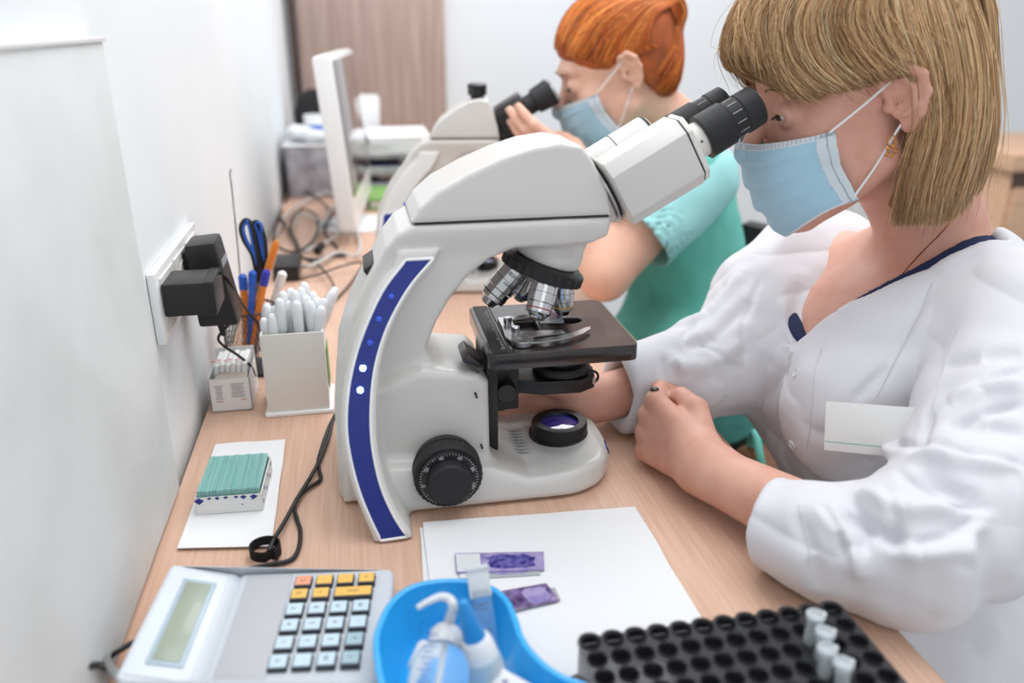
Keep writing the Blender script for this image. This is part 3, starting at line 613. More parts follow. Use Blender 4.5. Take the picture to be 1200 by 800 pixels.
def face_mask(h, parent, S=1.0, straps=((.060, .060), (.0, 0))):
    """pleated mask around nose, cheeks and chin"""
    nu, nv = 49, 43; P = np.zeros((nu, nv, 3))
    for i in range(nu):
        a = -1 + 2 * i / (nu - 1)
        for j in range(nv):
            v = j / (nv - 1); c = abs(a)
            xf = np.interp(v, [0, .12, .4, .7, 1], [.118, .121, .117, .108, .086]); zf = np.interp(v, [0, 1], [-.014, -.120])
            xs = np.interp(v, [0, .5, 1], [.052, .047, .030]); zs = np.interp(v, [0, 1], [-.010, -.082]); ys = np.interp(v, [0, 1], [.0655, .060])
            t = c * math.pi / 2; k = math.sin(t) ** 1.5; x = xs + (xf - xs) * math.cos(t) ** .85; z = zf + (zs - zf) * k ** .9; y = ys * math.sin(t) ** .80
            pl = .0024 * (((v * 4.2) % 1) ** 1.5) * (1.6 if .15 < v < .95 else .3) * math.cos(t * .9)
            P[i, j] = (x + pl, np.sign(a) * y, z)
    n = vnoise(P.reshape(-1, 3) * 38 + 5, 3).reshape(nu, nv) * .0014; P[..., 0] += n; P[..., 1] += np.sign(P[..., 1]) * n * .5
    W = h.w(P.reshape(-1, 3)).reshape(P.shape)
    # stay outside the face
    for _ in range(2):
        flat = W.reshape(-1, 3); dd = h.sdf(flat); cen = h.w((.02, 0, -.05)); dirv = flat - cen; dirv /= np.linalg.norm(dirv, axis=1)[:, None]; W = (flat + dirv * np.maximum(.0035 - dd, 0)[:, None]).reshape(P.shape)
    mk = MB().grid(W, .0012).build('face_mask', 'mask', parent, angle=22)
    out = unit(h.R[0])
    def band(sl, name):
        Q = W[sl]; du = np.gradient(Q, axis=0); dv = np.gradient(Q, axis=1); N = np.cross(du, dv); N /= np.linalg.norm(N, axis=2)[..., None] + 1e-9
        c0 = h.w((.0, 0, -.05)); sgn = np.sign(((Q - c0) * N).sum(2))[..., None]; MB().grid(Q + N * sgn * .0011, 0.0006).build(name, 'mask_edge', mk, angle=60)
    band((slice(None), slice(0, 4)), 'nose_band'); band((slice(0, 4), slice(None)), 'side_binding'); band((slice(nu - 4, nu), slice(None)), 'side_binding'); band((slice(None), slice(nv - 2, nv)), 'chin_binding')
    st = MB()
    for v in (1, 2.6):
        j = int(v); 
        for i in range(2, nu - 2): p = W[i, j]; c = unit(p - h.w((.0, 0, -.05))); st.box(p + c * .0022, (.0012, .0012, .0006))
    for side in (1, nu - 2):
        for j in range(1, nv - 1): p = W[side, j]; c = unit(p - h.w((.0, 0, -.05))); st.box(p + c * .0022, (.0010, .0010, .0010))
    st.build('stitching', 'greyink', mk)
    for sg, i in ((-1, 1), (1, nu - 2)):
        e0 = h.w((-.012, sg * .078, .036)); e1 = h.w((-.020, sg * .080, .014)); e2 = h.w((-.004, sg * .073, -.020))
        a = W[i, 1]; b = W[i, nv - 2]
        mid1 = (a + e0) / 2 + h.R[1] * sg * .004; mid2 = (b + e2) / 2 + h.R[1] * sg * .003
        MB().tube([a, mid1, e0], .0013, 6, 6).build('ear_loop', 'elastic', mk); MB().tube([b, mid2, e2, h.w((-.016, sg * .075, -.004))], .0013, 6, 6).build('ear_loop', 'elastic', mk)
    return mk
def hand_sdf(P, W, f, p, t, s, curls, thumb, spread=0.0):
    """W wrist, f towards the fingers, p palm normal, t towards the thumb"""
    f, p, t = unit(f), unit(p), unit(t)
    def L(a, b, c): return W + s * (f * a + t * b + p * c)
    ks = [(.088, .029), (.091, .010), (.087, -.010), (.079, -.028)]; d = cone(P, L(-.01, .006, 0), L(.02, .006, 0), .022 * s, .021 * s)
    for i, (a, b) in enumerate(ks): d = smin(d, cone(P, L(.012, b * .45 + .003, 0), L(a, b, 0), .0165 * s, .0112 * s), .010 * s)
    d = smin(d, cone(P, L(.02, -.012, .006), L(.07, -.024, .006), .014 * s, .011 * s), .012 * s)
    fl = [(.041, .025, .021), (.046, .029, .022), (.042, .027, .021), (.033, .020, .018)]; rr = [.0093, .0095, .0088, .0078]; out = []; tips = []
    for i, (a, b) in enumerate(ks):
        c = curls[i] if hasattr(curls[0], '__len__') else curls; q = L(a, b, 0); an = 0; sp = spread * (1.5 - i); fd = unit(f + t * sp); r = rr[i] * s; g = None; pts = [q]
        for k in range(3): an += math.radians(c[k]); q = q + s * fl[i][k] * (fd * math.cos(an) + p * math.sin(an)); pts.append(q)
        g = chain(P, pts, [r * 1.12, r, r * .93, r * .80], .002); g = smin(g, sph(P, pts[1], r * 1.06), .003); out.append(g); tips.append((pts[-1], unit(pts[-1] - pts[-2]), fd * -math.sin(an) * -1, an))
    fing = out[0]
    for g in out[1:]: fing = smin(fing, g, .0015)
    d = smin(d, fing, .006 * s)
    tp = [L(*q) for q in thumb]; th = chain(P, tp, [.0155 * s, .0125 * s, .0105 * s, .0088 * s], .004); d = smin(d, th, .009 * s)
    return d, tips, tp
def nails(tips, p, f, s, parent, r=.0078):
    for q, dr, _, an in tips:
        n = unit(unit(f) * math.sin(an) - unit(p) * math.cos(an)); side = np.cross(dr, n); R = np.array([dr, side, n]).T
        V = MB(); pts = []
        for k in range(12): a = 2 * math.pi * k / 12; pts.append((math.cos(a) * .0058, math.sin(a) * .0052))
        bot = [q + R @ np.array([x, y, r * s * .80 - y * y * 60]) for x, y in pts]; top = [b + n * .0007 for b in bot]; V.hexa(bot, top).build('fingernail', 'nail', parent, angle=60)
def hair_from_guides(guides, f, n, k, rng, jit, world_shift=.0, off=.001):
    """guides: lists of photo points lying on the hair surface f; strands are blended between neighbouring guides"""
    G = []
    for g in guides:
        P = []; last = None
        for q in smooth(g, 4):
            h_ = hit(q[0], q[1], f, off=off)
            if h_ is None:
                if last is None: continue
                h_ = last
            P.append(h_); last = h_
        P = np.array(P); t = np.linspace(0, 1, len(P)); T = np.linspace(0, 1, k); G.append(np.stack([np.interp(T, t, P[:, a]) for a in range(3)], 1))
    G = np.array(G); m_ = len(G); out = []
    for _ in range(n):
        u = rng.random() * (m_ - 1); i = min(int(u), m_ - 2); a = u - i; s = G[i] * (1 - a) + G[i + 1] * a
        out.append(s)
    L = np.array(out); ph = rng.random((n, 1)) * 6.28; T = np.linspace(0, 1, k)[None]
    amp = jit * (.3 + T) * rng.normal(size=(n, 1)); wv = jit * .35 * np.sin(T * rng.uniform(2, 5, (n, 1)) + ph)
    L = L + (amp + wv)[..., None] * np.array([.7, 0, .7]); L[..., 1] += (rng.random((n, 1)) - .5) * jit * 1.2
    # trim both ends a little at random, and push back onto the hair surface
    tgt = np.repeat(rng.random(n) ** 1.5 * .006 + .0004, k)
    for _ in range(2):
        fl = L.reshape(-1, 3); d = f(fl); e = .003; g = np.stack([f(fl + np.eye(3)[i] * e) - d for i in range(3)], 1) / e; g /= np.linalg.norm(g, axis=1)[:, None] + 1e-6
        mv = np.clip(tgt - d, -.006, .02); L = (fl + g * mv[:, None]).reshape(n, k, 3)
    return L
def tints(n, base, rng, cl=0.5, u=None):
    B = np.array([srgb(c) for c in base]); i = rng.integers(0, len(B), n); c = B[i] * (1 + rng.normal(size=(n, 1)) * .12); return np.clip(c, 0, 1)

# ---- the woman in the foreground
HW = Head((.540, .8325, 1.150), 12.4, -8, 1.08)
wm = thing('person', (.68, .82, 0), 'woman in white coat and blue mask bending to the foreground microscope', 'person')
NB = np.array([.668, .835, .985])
def torso(P, g=0.0):
    d = ell(P, (.735, .82, .50), (.16 + g, .19 + g, .17 + g)); d = smin(d, ell(P, (.668, .82, .67), (.135 + g, .155 + g, .17 + g)), .06)
    d = smin(d, ell(P, (.640, .825, .835), (.147 + g, .165 + g, .15 + g)), .06); d = smin(d, ell(P, (.523, .745, .815), (.062 + g, .062 + g, .070 + g)), .05); d = smin(d, ell(P, (.516, .905, .815), (.062 + g, .062 + g, .070 + g)), .05)
    d = smin(d, cone(P, (.672, .685, .940), (.640, .985, .925), .058 + g, .058 + g), .05); d = smin(d, cone(P, (.670, .765, .975), (.662, .90, .970), .040 + g, .040 + g), .04)
    return d
neck = lambda P: smin(cone(P, HW.w((-.028, 0, -.045)), (.655, .836, 1.02), .058, .055), cone(P, (.655, .836, 1.02), (.690, .83, .93), .055, .075), .02)
def w_skin_top(P):
    d = HW.sdf(P); d = smin(d, neck(P), .018); return smin(d, torso(P, -.014), .024)
ELN, WRN = np.array([.428, .503, .802]), np.array([.342, .702, .787])
ELF, WRF = np.array([.478, .905, .815]), np.array([.262, .888, .787])
HN = dict(W=np.array([.340, .708, .788]), f=(-.32, .93, .10), p=(.62, .28, -.73), t=(.24, -.03, .94), s=1.06)
HN['t'] = unit(np.array(HN['t']) - unit(HN['f']) * np.dot(unit(HN['f']), HN['t'])); HN['p'] = unit(np.cross(HN['t'], unit(HN['f'])))
if HN['p'][0] < 0: HN['p'] = -HN['p']
def w_hand_near(P, full=False):
    d, tips, tp = hand_sdf(P, HN['W'], HN['f'], HN['p'], HN['t'], HN['s'], [(48, 78, 40), (55, 80, 42), (60, 78, 42), (62, 76, 40)], [(.018, .020, .010), (.050, .038, .022), (.082, .036, .030), (.100, .020, .036)])
    d = smin(d, cone(P, ELN, WRN, .0370, .0290), .02); return (d, tips, tp) if full else d
HFt = np.array([.0, .15, 1.0])
def w_hand_far(P):
    d, _, _ = hand_sdf(P, np.array([.258, .892, .787]), (-1, .12, .0), (0, -.95, -.3), (0, -.3, .95), 1.0, (30, 45, 25), [(.02, .022, .008), (.045, .040, .015), (.07, .045, .022), (.092, .042, .028)])
    return smin(d, cone(P, ELF, (.262, .888, .787), .042, .028), .02)
parts = [sdf_mesh(w_skin_top, (.36, .62, .84), (.80, 1.06, 1.34), .0021), sdf_mesh(w_hand_near, (.24, .46, .74), (.50, .92, .88), .0015), sdf_mesh(w_hand_far, (.10, .80, .74), (.56, .99, .89), .0024)]
Vb, Fb = join(parts)
body = mesh_np('body', Vb, Fb, 'skin', wm)
eyes(HW, wm)
mk = face_mask(HW, wm)
rg = hit(767, 456, lambda P: w_hand_near(P))
if rg is not None:
    n = grad(w_hand_near, rg); ri = MB().lathe(rg - n * .001, n, [(0, .0052), (.0022, .0048), (.0034, .003), (.0038, .0006)], 18).build('ring', 'iris', wm, label='dark oval ring stone')
_, tips, tp = w_hand_near(HN['W'][None], True)
nails(tips, HN['p'], HN['f'], HN['s'], wm)
# undershirt and coat: torso shells with an opened neck
def vneck(P, wd, dp, nr, yc, wf=1.0):
    X, Y, Z = P.T; dy = Y - yc; w2 = np.maximum((Z - dp) * np.where(dy < 0, wd, wf), -.02); v = np.maximum(np.abs(dy) - w2, X - .68) * .7
    n = cone(P, (.60, .840, 1.10), (.664, .838, .985), nr, nr); return smin(v, n, .02)
def undershirt(P): return smax(smax(torso(P, -.0030), -vneck(P, .37, .8765, .066, .812, 2.6), .004), .872 - P[:, 2], .003)
mesh_np('undershirt', *sdf_mesh(undershirt, (.40, .60, .80), (.84, 1.08, 1.06), .004), 'navy', wm, label='navy blue undershirt')
CUFN = np.array([.358, .594, .790]); 
def sleeve_near(P):
    d = chain(P, [(.668, .660, .925), (.592, .60, .868), (.505, .530, .820)], [.076, .071, .068], .03); d = smin(d, cone(P, (.505, .530, .820), (.445, .515, .803), .068, .064), .02)
    d = smin(d, chain(P, [(.445, .515, .803), (.396, .546, .795), CUFN], [.062, .050, .0440], .02), .012)
    ax = unit(CUFN - np.array([.428, .503, .802])); d = smax(d, (P - CUFN) @ ax, .004); d = smax(d, .752 - P[:, 2], .008); return d
CUFF = np.array([.303, .886, .800])
def sleeve_far(P):
    d = chain(P, [(.615, 1.0, .912), (.545, .965, .868), (.475, .908, .825)], [.082, .080, .064], .03); d = smin(d, chain(P, [(.480, .905, .825), (.40, .893, .812), CUFF], [.062, .056, .051], .02), .03)
    d = smax(d, (P - CUFF) @ unit((-1, -.1, .1)), .004); return smax(d, .752 - P[:, 2], .008)
def coat(P):
    d = torso(P, .004); d = smin(d, sleeve_near(P), .006 + .030 * smoothstep(P[:, 2], .84, .93)); d = smin(d, sleeve_far(P), .006 + .030 * smoothstep(P[:, 2], .86, .94))
    d = smin(d, ell(P, (.600, .83, .76), (.105, .12, .10)), .04); sk = ell(P, (.68, .80, .50), (.25, .22, .125)); d = smin(d, sk, .05)
    d = smax(d, -vneck(P, .60, .872, .079, .817, 1.6), .004)
    for s_, W_, E_, r0, r1 in ((0, CUFN, ELN, .0350, .044), (1, CUFF, ELF, .040, .046)):
        dr = unit(W_ - E_); d = smax(d, -cone(P, W_ + dr * .02, W_ - dr * .03, r0, r0), .003)
    return d
def fold_lines(V, lines):
    out = 0
    for a, b, wd, am in lines:
        a = np.array(a); b = np.array(b); ab = b - a; t = np.clip(((V - a) @ ab) / ab.dot(ab), 0, 1); r = np.linalg.norm(V - a - t[:, None] * ab, axis=1); out = out + am * np.exp(-(r / wd) ** 2) * np.sin(np.clip(t, .02, .98) * math.pi) ** .5
    return out
def folds_px(lst, f):
    L = []
    for q, wd, am in lst:
        P = [hit(x, y, f) for x, y in q]; P = [p for p in P if p is not None]
        for a, b in zip(P[:-1], P[1:]): L.append((a, b, wd, am))
    return L
FL = folds_px([([(1018, 538), (1060, 560), (1110, 588), (1150, 596)], .0042, -.0085), ([(1024, 524), (1062, 518), (1120, 526), (1196, 548)], .0042, -.0080), ([(1024, 531), (1070, 536), (1120, 548)], .0060, .0065), ([(1198, 432), (1150, 452), (1118, 474)], .0045, -.0055), ([(1198, 474), (1150, 486), (1110, 500)], .0045, -.0055),
               ([(962, 592), (984, 622), (992, 656)], .0042, -.0050), ([(998, 582), (1014, 618), (1012, 650)], .0042, -.0055), ([(1036, 570), (1052, 610), (1048, 650)], .0045, -.0045), ([(1070, 640), (1110, 630), (1150, 600)], .0045, -.0050), ([(888, 330), (870, 380), (872, 420)], .0042, -.0050), ([(850, 335), (815, 380), (800, 400)], .0042, -.0050), ([(820, 400), (850, 425), (868, 430)], .0042, -.0045), ([(760, 395), (775, 420), (775, 445)], .0040, -.0040),
               ([(1030, 520), (1100, 540), (1190, 560)], .007, .009), ([(1028, 545), (1090, 565), (1150, 590)], .008, -.010), ([(1005, 575), (1060, 600), (1120, 600)], .008, .008), ([(990, 600), (1030, 625), (1065, 640)], .007, -.008),
               ([(960, 590), (1000, 640), (1010, 680)], .008, .006), ([(935, 600), (955, 650), (960, 690)], .008, -.004), ([(1150, 590), (1120, 660), (1100, 720)], .010, .006), ([(1110, 470), (1150, 455), (1195, 450)], .009, .006), ([(1100, 430), (1150, 420), (1198, 415)], .010, -.006),
               ([(1120, 500), (1160, 500), (1198, 510)], .008, -.006), ([(1090, 480), (1070, 530)], .007, -.006), ([(1040, 640), (1080, 650), (1130, 640)], .008, .006),
               ([(870, 320), (830, 370), (790, 385)], .009, .006), ([(880, 350), (840, 395), (800, 410)], .009, -.006), ([(770, 380), (790, 420), (800, 440)], .007, .006), ([(745, 400), (765, 430)], .006, -.005), ([(870, 400), (830, 430), (790, 430)], .009, .005), ([(860, 290), (830, 330)], .008, -.005),
               ([(940, 330), (920, 430), (900, 470)], .010, -.005), ([(1090, 340), (1040, 430), (1000, 470)], .006, -.004), ([(1140, 620), (1150, 700), (1140, 760)], .010, -.007), ([(1180, 560), (1180, 660), (1170, 740)], .010, .006)], coat)
def coat_disp(V):
    wl = vnoise(V * [14, 14, 14], 1) * .0026 + vnoise(V * [40, 40, 18], 2) * .0022 + vnoise(V * [16, 24, 55], 4) * .0018 + (np.abs(vnoise(V * [9, 16, 30] + 7, 8)) ** .7) * .0045
    pk = ((np.abs(V[:, 1] - .817) < .017) & (V[:, 2] < .872) & (V[:, 0] < .62) & (V[:, 2] > .55)) * .0022
    cn = 0 * (np.abs((V - CUFN) @ unit(CUFN - ELN) + .036) < .0012) * ((V[:, 1] < .66) & (V[:, 0] < .46)) * -.0016
    return wl + pk + fold_lines(V, FL) * 1.35
Vc, Fc = sdf_mesh(coat, (.27, .42, .36), (.98, 1.14, 1.06), .0031)
ct = mesh_np('coat', Vc, Fc, 'coat', wm, disp=coat_disp)
for px, py in ((935, 438), (930, 520)):
    p = hit(px, py, coat)
    if p is not None:
        n = grad(coat, p); b = MB().lathe(p + n * .0015, n, [(0, .0050), (.0016, .0054), (.0024, .005), (.0022, .0036), (.0015, .0034)], 24).build('button', 'frost', ct)
        for a in (-1, 1): MB().cyl(p + n * .003 + np.cross(n, [0, 1, 0]) * a * .0012, p + n * .0038 + np.cross(n, [0, 1, 0]) * a * .0012, .0006, seg=6).build('thread', 'elastic', b)
for nm, q in (('placket_seam', [(962, 405), (956, 430), (951, 470), (946, 515), (943, 545)]), ('dart_seam', [(1092, 330), (1070, 380), (1045, 430), (1026, 466)]), ('armhole_seam', [(1118, 385), (1100, 425), (1090, 470), (1086, 500)]), ('cuff_seam', [(935, 590), (940, 615), (945, 640), (948, 664)])):
    P = [hit(x, y, coat, off=.004) for x, y in q]; P = [p for p in P if p is not None]
    if len(P) > 2:
        P = smooth(P, 8); N = [grad(coat, p) for p in P]; Q = np.array([p + n * float(coat_disp(p[None])[0]) - n * .0040 + n * .0002 for p, n in zip(P, N)]); MB().tube(Q, .00045, 5, 1).build(nm, 'seam', ct)
# trousers
def trousers(P):
    d = None
    for y in (.70, .93):
        c = chain(P, [(.78, y, .47), (.50, y - .01, .475), (.45, y, .46), (.48, y, .12)], [.09, .070, .062, .048], .02); d = c if d is None else smin(d, c, .02)
    return smin(d, ell(P, (.78, .82, .48), (.14, .18, .09)), .04)
mesh_np('trousers', *sdf_mesh(trousers, (.34, .56, .06), (.96, 1.08, .66), .008), 'denim', wm, disp=lambda V: vnoise(V * 18, 6) * .004)
for y in (.70, .93):
    sh = lambda P, y=y: smax(smin(cone(P, (.50, y, .05), (.40, y, .035), .042, .034), cone(P, (.40, y, .035), (.33, y, .03), .036, .028), .02), .004 - P[:, 2], .004)
    mesh_np('shoe', *sdf_mesh(sh, (.26, y - .08, -.01), (.58, y + .08, .12), .006), 'gloss_white', wm)
# earring, chain
ER = HW.w((.004, .0745, -.028)); e = MB().tube([ER + [0, -.002, .006], ER + [.004, -.004, .0], ER + [.002, -.004, -.007], ER + [-.004, -.003, -.004], ER + [-.003, -.002, .004]], .0009, 6, 5).build('earring', 'gold', wm)
for a in range(5): MB().lathe(ER + np.array([.005 * math.cos(a * 1.26), -.0045, -.010 + .005 * math.sin(a * 1.26)]), (0, -1, 0), [(-.001, .001), (0, .0026), (.0012, .0018)], 10).build('leaf', 'gold', e)
ch = [hit(x, y, w_skin_top) for x, y in ((1122, 250), (1105, 270), (1080, 296), (1050, 330), (1020, 360))]
MB().tube([p + grad(w_skin_top, p) * .001 for p in ch if p is not None], .0007, 5, 6).build('necklace', 'gold', wm)
# hair
def hair_vol(P):
    Q = HW.l(P); A = np.abs(Q[:, 1]); Q2 = Q.copy(); Q2[:, 1] = A
    d = ell(Q, (-.010, 0, .050), (.114, .087, .100)); d = smin(d, ell(Q, (.034, 0, .072), (.088, .076, .070)), .03)
    cur = ell(Q2, (-.054, .010, -.030), (.064, .074, .110)); cur = smin(cur, ell(Q2, (-.040, .040, -.055), (.044, .038, .072)), .02); cur = smax(cur, Q[:, 0] + .020 + .12 * (Q[:, 2] + .03), .010); cur = smax(cur, -.112 + 0 * Q[:, 2] - Q[:, 2], .010)
    low = .024 + .14 * np.maximum(.055 - Q[:, 0], 0) + .036 * smoothstep(.062 - A, 0, .03) * smoothstep(Q[:, 0], .05, .09)
    d = smax(d, np.where(Q[:, 0] > -.012, low - Q[:, 2], -.02 - Q[:, 2] * .3), .010)
    d = smin(d, cur, .018); return d * HW.S * .92
hb = mesh_np('hair', *sdf_mesh(hair_vol, (.36, .70, .98), (.74, .98, 1.36), .0035), 'hairbase', wm, disp=lambda V: vnoise(V * [60, 60, 14], 9) * .0022 - .002)
rng = np.random.default_rng(3); BL = ['#c0946a', '#dab284', '#ecd0a6', '#a37a52', '#cfa677', '#84603f', '#e4c297']
g_front = [[(960, -60), (890, -30), (852, 5), (853, 45), (868, 80), (885, 105)], [(970, -60), (905, -25), (868, 10), (872, 55), (890, 95), (920, 122)], [(990, -60), (930, -20), (900, 20), (905, 65), (930, 100), (965, 118)],
           [(1010, -60), (960, -20), (935, 25), (945, 70), (975, 98), (1015, 108)], [(1030, -60), (990, -20), (970, 25), (985, 65), (1015, 92), (1048, 102)], [(1050, -60), (1020, -20), (1010, 20), (1025, 55), (1045, 76), (1062, 84)], [(1070, -60), (1050, -20), (1048, 15), (1058, 45), (1068, 66), (1080, 84)]]
g_back = [[(1056, -60), (1050, -10), (1060, 40), (1078, 84), (1080, 130), (1062, 190), (1050, 246)], [(1060, -60), (1055, -10), (1066, 40), (1082, 90), (1088, 140), (1076, 200), (1066, 250)], [(1075, -60), (1082, -10), (1098, 50), (1108, 110), (1104, 170), (1088, 220), (1082, 254)], [(1090, -60), (1105, -10), (1122, 50), (1130, 110), (1124, 170), (1108, 220), (1100, 256)],
          [(1100, -60), (1122, -10), (1138, 50), (1144, 110), (1138, 165), (1122, 215), (1110, 250)], [(1110, -55), (1132, -5), (1149, 50), (1155, 105), (1150, 155), (1136, 205), (1122, 240)]]
def flip(L, h):   # the same locks on the far side of the head
    Q = h.l(L.reshape(-1, 3)); Q[:, 1] *= -1; return h.w(Q).reshape(L.shape)
Lf = hair_from_guides(g_front, hair_vol, 4200, 16, rng, .0050); Lb = hair_from_guides(g_back, hair_vol, 6500, 18, rng, .0060)
k = 18; Lf = np.stack([[np.interp(np.linspace(0, 1, k), np.linspace(0, 1, 16), l[:, a]) for a in range(3)] for l in Lf]).transpose(0, 2, 1)
Fr = []
for _ in range(700):      # the fringe across the forehead
    y = rng.uniform(-.055, .062); Fr.append(smooth([(.05, y * .4, .155), (.085, y * .75, .13), (.112 - 6 * y * y, y, .085), (.116 - 7 * y * y, y * 1.08, .070 - 6 * y * y + rng.random() * .010), (.112 - 7 * y * y, y * 1.15, .056 - 8 * y * y + rng.random() * .014)], 4))
Fr = np.array(Fr)
def to_surface(L, h, f, rng, up=.004):
    n, k, _ = L.shape; W = h.w(L.reshape(-1, 3)); tg = np.repeat(rng.random(n) * up + .0005, k)
    for _ in range(4):
        d = f(W); e = .003; g = np.stack([f(W + np.eye(3)[i] * e) - d for i in range(3)], 1) / e; g /= np.linalg.norm(g, axis=1)[:, None] + 1e-6; W = W + g * (tg - d)[:, None]
    return W.reshape(n, k, 3)
Fr = to_surface(Fr, HW, hair_vol, rng, .006); Fr = np.stack([[np.interp(np.linspace(0, 1, k), np.linspace(0, 1, Fr.shape[1]), l[:, a]) for a in range(3)] for l in Fr]).transpose(0, 2, 1)
Bk = []
for _ in range(900):      # the back of the bob, unseen in the photograph
    y = rng.uniform(-.085, .085); Bk.append(smooth([(-.02, y * .3, .15), (-.09, y * .7, .11), (-.135 + 4 * y * y, y, .03), (-.14 + 5 * y * y, y, -.05), (-.118 + 4 * y * y, y, -.11 - .006 * rng.random())], 4))
Bk = to_surface(np.array(Bk), HW, hair_vol, rng, .006); Bk = np.stack([[np.interp(np.linspace(0, 1, k), np.linspace(0, 1, Bk.shape[1]), l[:, a]) for a in range(3)] for l in Bk]).transpose(0, 2, 1)
L = np.concatenate([Lf, Lb, flip(Lf[::3], HW), flip(Lb[::3], HW), Fr, Bk]); n = len(L)
fly = (rng.random(n) < .035)[:, None, None] * rng.normal(size=(n, 1, 3)) * .012 * (np.linspace(0, 1, k)[None, :, None] ** 1.5); L = L + fly
drop = np.concatenate([np.zeros(len(Lf)), rng.random(len(Lb)) * .014, np.zeros(len(Lf[::3])), rng.random(len(Lb[::3])) * .014, np.zeros(len(Fr) + len(Bk))])
L[:, :, 2] -= drop[:, None] * np.linspace(0, 1, k)[None] ** 6
strands('hair_strands', L, rng.uniform(.00022, .0006, n), tints(n, BL, rng), 'hair', hb)

# ---- the red-haired woman
HR = Head((.485, 1.517, 1.140), 19, -6, 1.06)
rw = thing('person', (.60, 1.52, 0), 'red-haired woman in teal scrubs and blue mask at the second microscope', 'person')
def rtorso(P, g=0.0):
    d = ell(P, (.70, 1.52, .52), (.15 + g, .17 + g, .16 + g)); d = smin(d, ell(P, (.66, 1.52, .70), (.115 + g, .135 + g, .17 + g)), .06); d = smin(d, ell(P, (.615, 1.52, .87), (.115 + g, .15 + g, .14 + g)), .06)
    return smin(d, cone(P, (.60, 1.385, .985), (.605, 1.67, .975), .052 + g, .052 + g), .05)
rneck = lambda P: smin(cone(P, HR.w((-.03, 0, -.04)), (.595, 1.522, 1.055), .050, .047), cone(P, (.595, 1.522, 1.055), (.64, 1.52, .96), .047, .07), .02)
RE, RWR = np.array([.415, 1.325, .815]), np.array([.404, 1.422, .974])
RH = dict(W=RWR, f=unit((-.78, .20, .48)), p=unit((.35, .90, .15)), s=.98); RH['t'] = unit((-.45, -.1, .75)); RH['t'] = unit(RH['t'] - RH['f'] * RH['f'].dot(RH['t'])); RH['p'] = np.cross(RH['t'], RH['f']); RH['p'] *= np.sign(RH['p'][1])
def r_hand(P, full=False):
    d, tips, tp = hand_sdf(P, RH['W'], RH['f'], RH['p'], RH['t'], RH['s'], [(6, 16, 10), (8, 18, 12), (10, 20, 12), (14, 22, 14)], [(.02, .02, .012), (.045, .022, .032), (.065, .012, .050), (.080, .004, .058)], .02)
    d = smin(d, cone(P, RE, RWR, .042, .027), .02); d = smin(d, cone(P, RE, (.575, 1.375, .955), .044, .050), .02); return (d, tips, tp) if full else d
def r_top(P): return smin(smin(HR.sdf(P), rneck(P), .018), rtorso(P, -.012), .03)
def r_far(P): return chain(P, [(.59, 1.69, .95), (.47, 1.72, .82), (.33, 1.66, .80), (.27, 1.64, .80)], [.048, .040, .026, .022], .01)
Vb, Fb = join([sdf_mesh(r_top, (.34, 1.33, .92), (.74, 1.72, 1.34), .003), sdf_mesh(r_hand, (.20, 1.25, .74), (.66, 1.56, 1.14), .0026), sdf_mesh(r_far, (.22, 1.58, .74), (.68, 1.80, 1.03), .006)])
mesh_np('body', Vb, Fb, 'skin2', rw)
_, tips, tp = r_hand(RH['W'][None], True); nails(tips, RH['p'], RH['f'], RH['s'], rw)
eyes(HR, rw); face_mask(HR, rw)
def scrub(P):
    d = rtorso(P, .006); n = cone(P, (.54, 1.52, 1.16), (.62, 1.52, 1.02), .068, .066); v = np.maximum(np.abs(P[:, 1] - 1.52) - np.maximum((P[:, 2] - .93) * .6, -.02), P[:, 0] - .62) * .85
    d = smin(d, ell(P, (.66, 1.50, .56), (.20, .19, .12)), .05); d = smin(d, cone(P, (.58, 1.36, .62), (.575, 1.25, .640), .075, .065), .06); d = smax(d, -smin(n, v, .02), .004); return d
def rsl(P):
    d = cone(P, (.610, 1.385, .968), (.485, 1.345, .880), .066, .074); ax = unit((-.09, -.03, -.067)); d = smax(d, (P - np.array([.478, 1.342, .874])) @ ax, .004); d = smax(d, -cone(P, (.46, 1.335, .86), (.51, 1.352, .90), .070, .066), .004); return d
def rsl2(P): return smax(cone(P, (.60, 1.67, .97), (.54, 1.71, .89), .062, .062), (P - np.array([.535, 1.71, .89])) @ unit((-.06, .04, -.08)), .004)
sc = mesh_np('scrub_top', *sdf_mesh(scrub, (.36, 1.12, .42), (.92, 1.76, 1.10), .006), 'teal', rw, disp=lambda V: vnoise(V * [16, 16, 12], 11) * .006 + vnoise(V * 40, 12) * .002)
for f_, lo, hi in ((rsl, (.38, 1.24, .76), (.70, 1.48, 1.06)), (rsl2, (.44, 1.58, .80), (.70, 1.80, 1.05))):
    mesh_np('sleeve', *sdf_mesh(f_, lo, hi, .005), 'teal_light', rw, disp=lambda V: vnoise(V * 18, 13) * .004, label='pale teal short sleeve')
def rtro(P):
    d = None
    for y in (1.42, 1.62):
        c = chain(P, [(.72, y, .52), (.48, y, .53), (.42, y, .49), (.46, y, .10)], [.09, .075, .062, .045], .02); d = c if d is None else smin(d, c, .02)
    return d
mesh_np('trousers', *sdf_mesh(rtro, (.33, 1.30, .04), (.84, 1.74, .64), .010), 'teal', rw)
for y in (1.42, 1.62):
    sh = lambda P, y=y: smax(cone(P, (.48, y, .045), (.33, y, .03), .04, .03), .004 - P[:, 2], .004); mesh_np('shoe', *sdf_mesh(sh, (.26, y - .08, -.01), (.56, y + .08, .12), .008), 'gloss_white', rw)
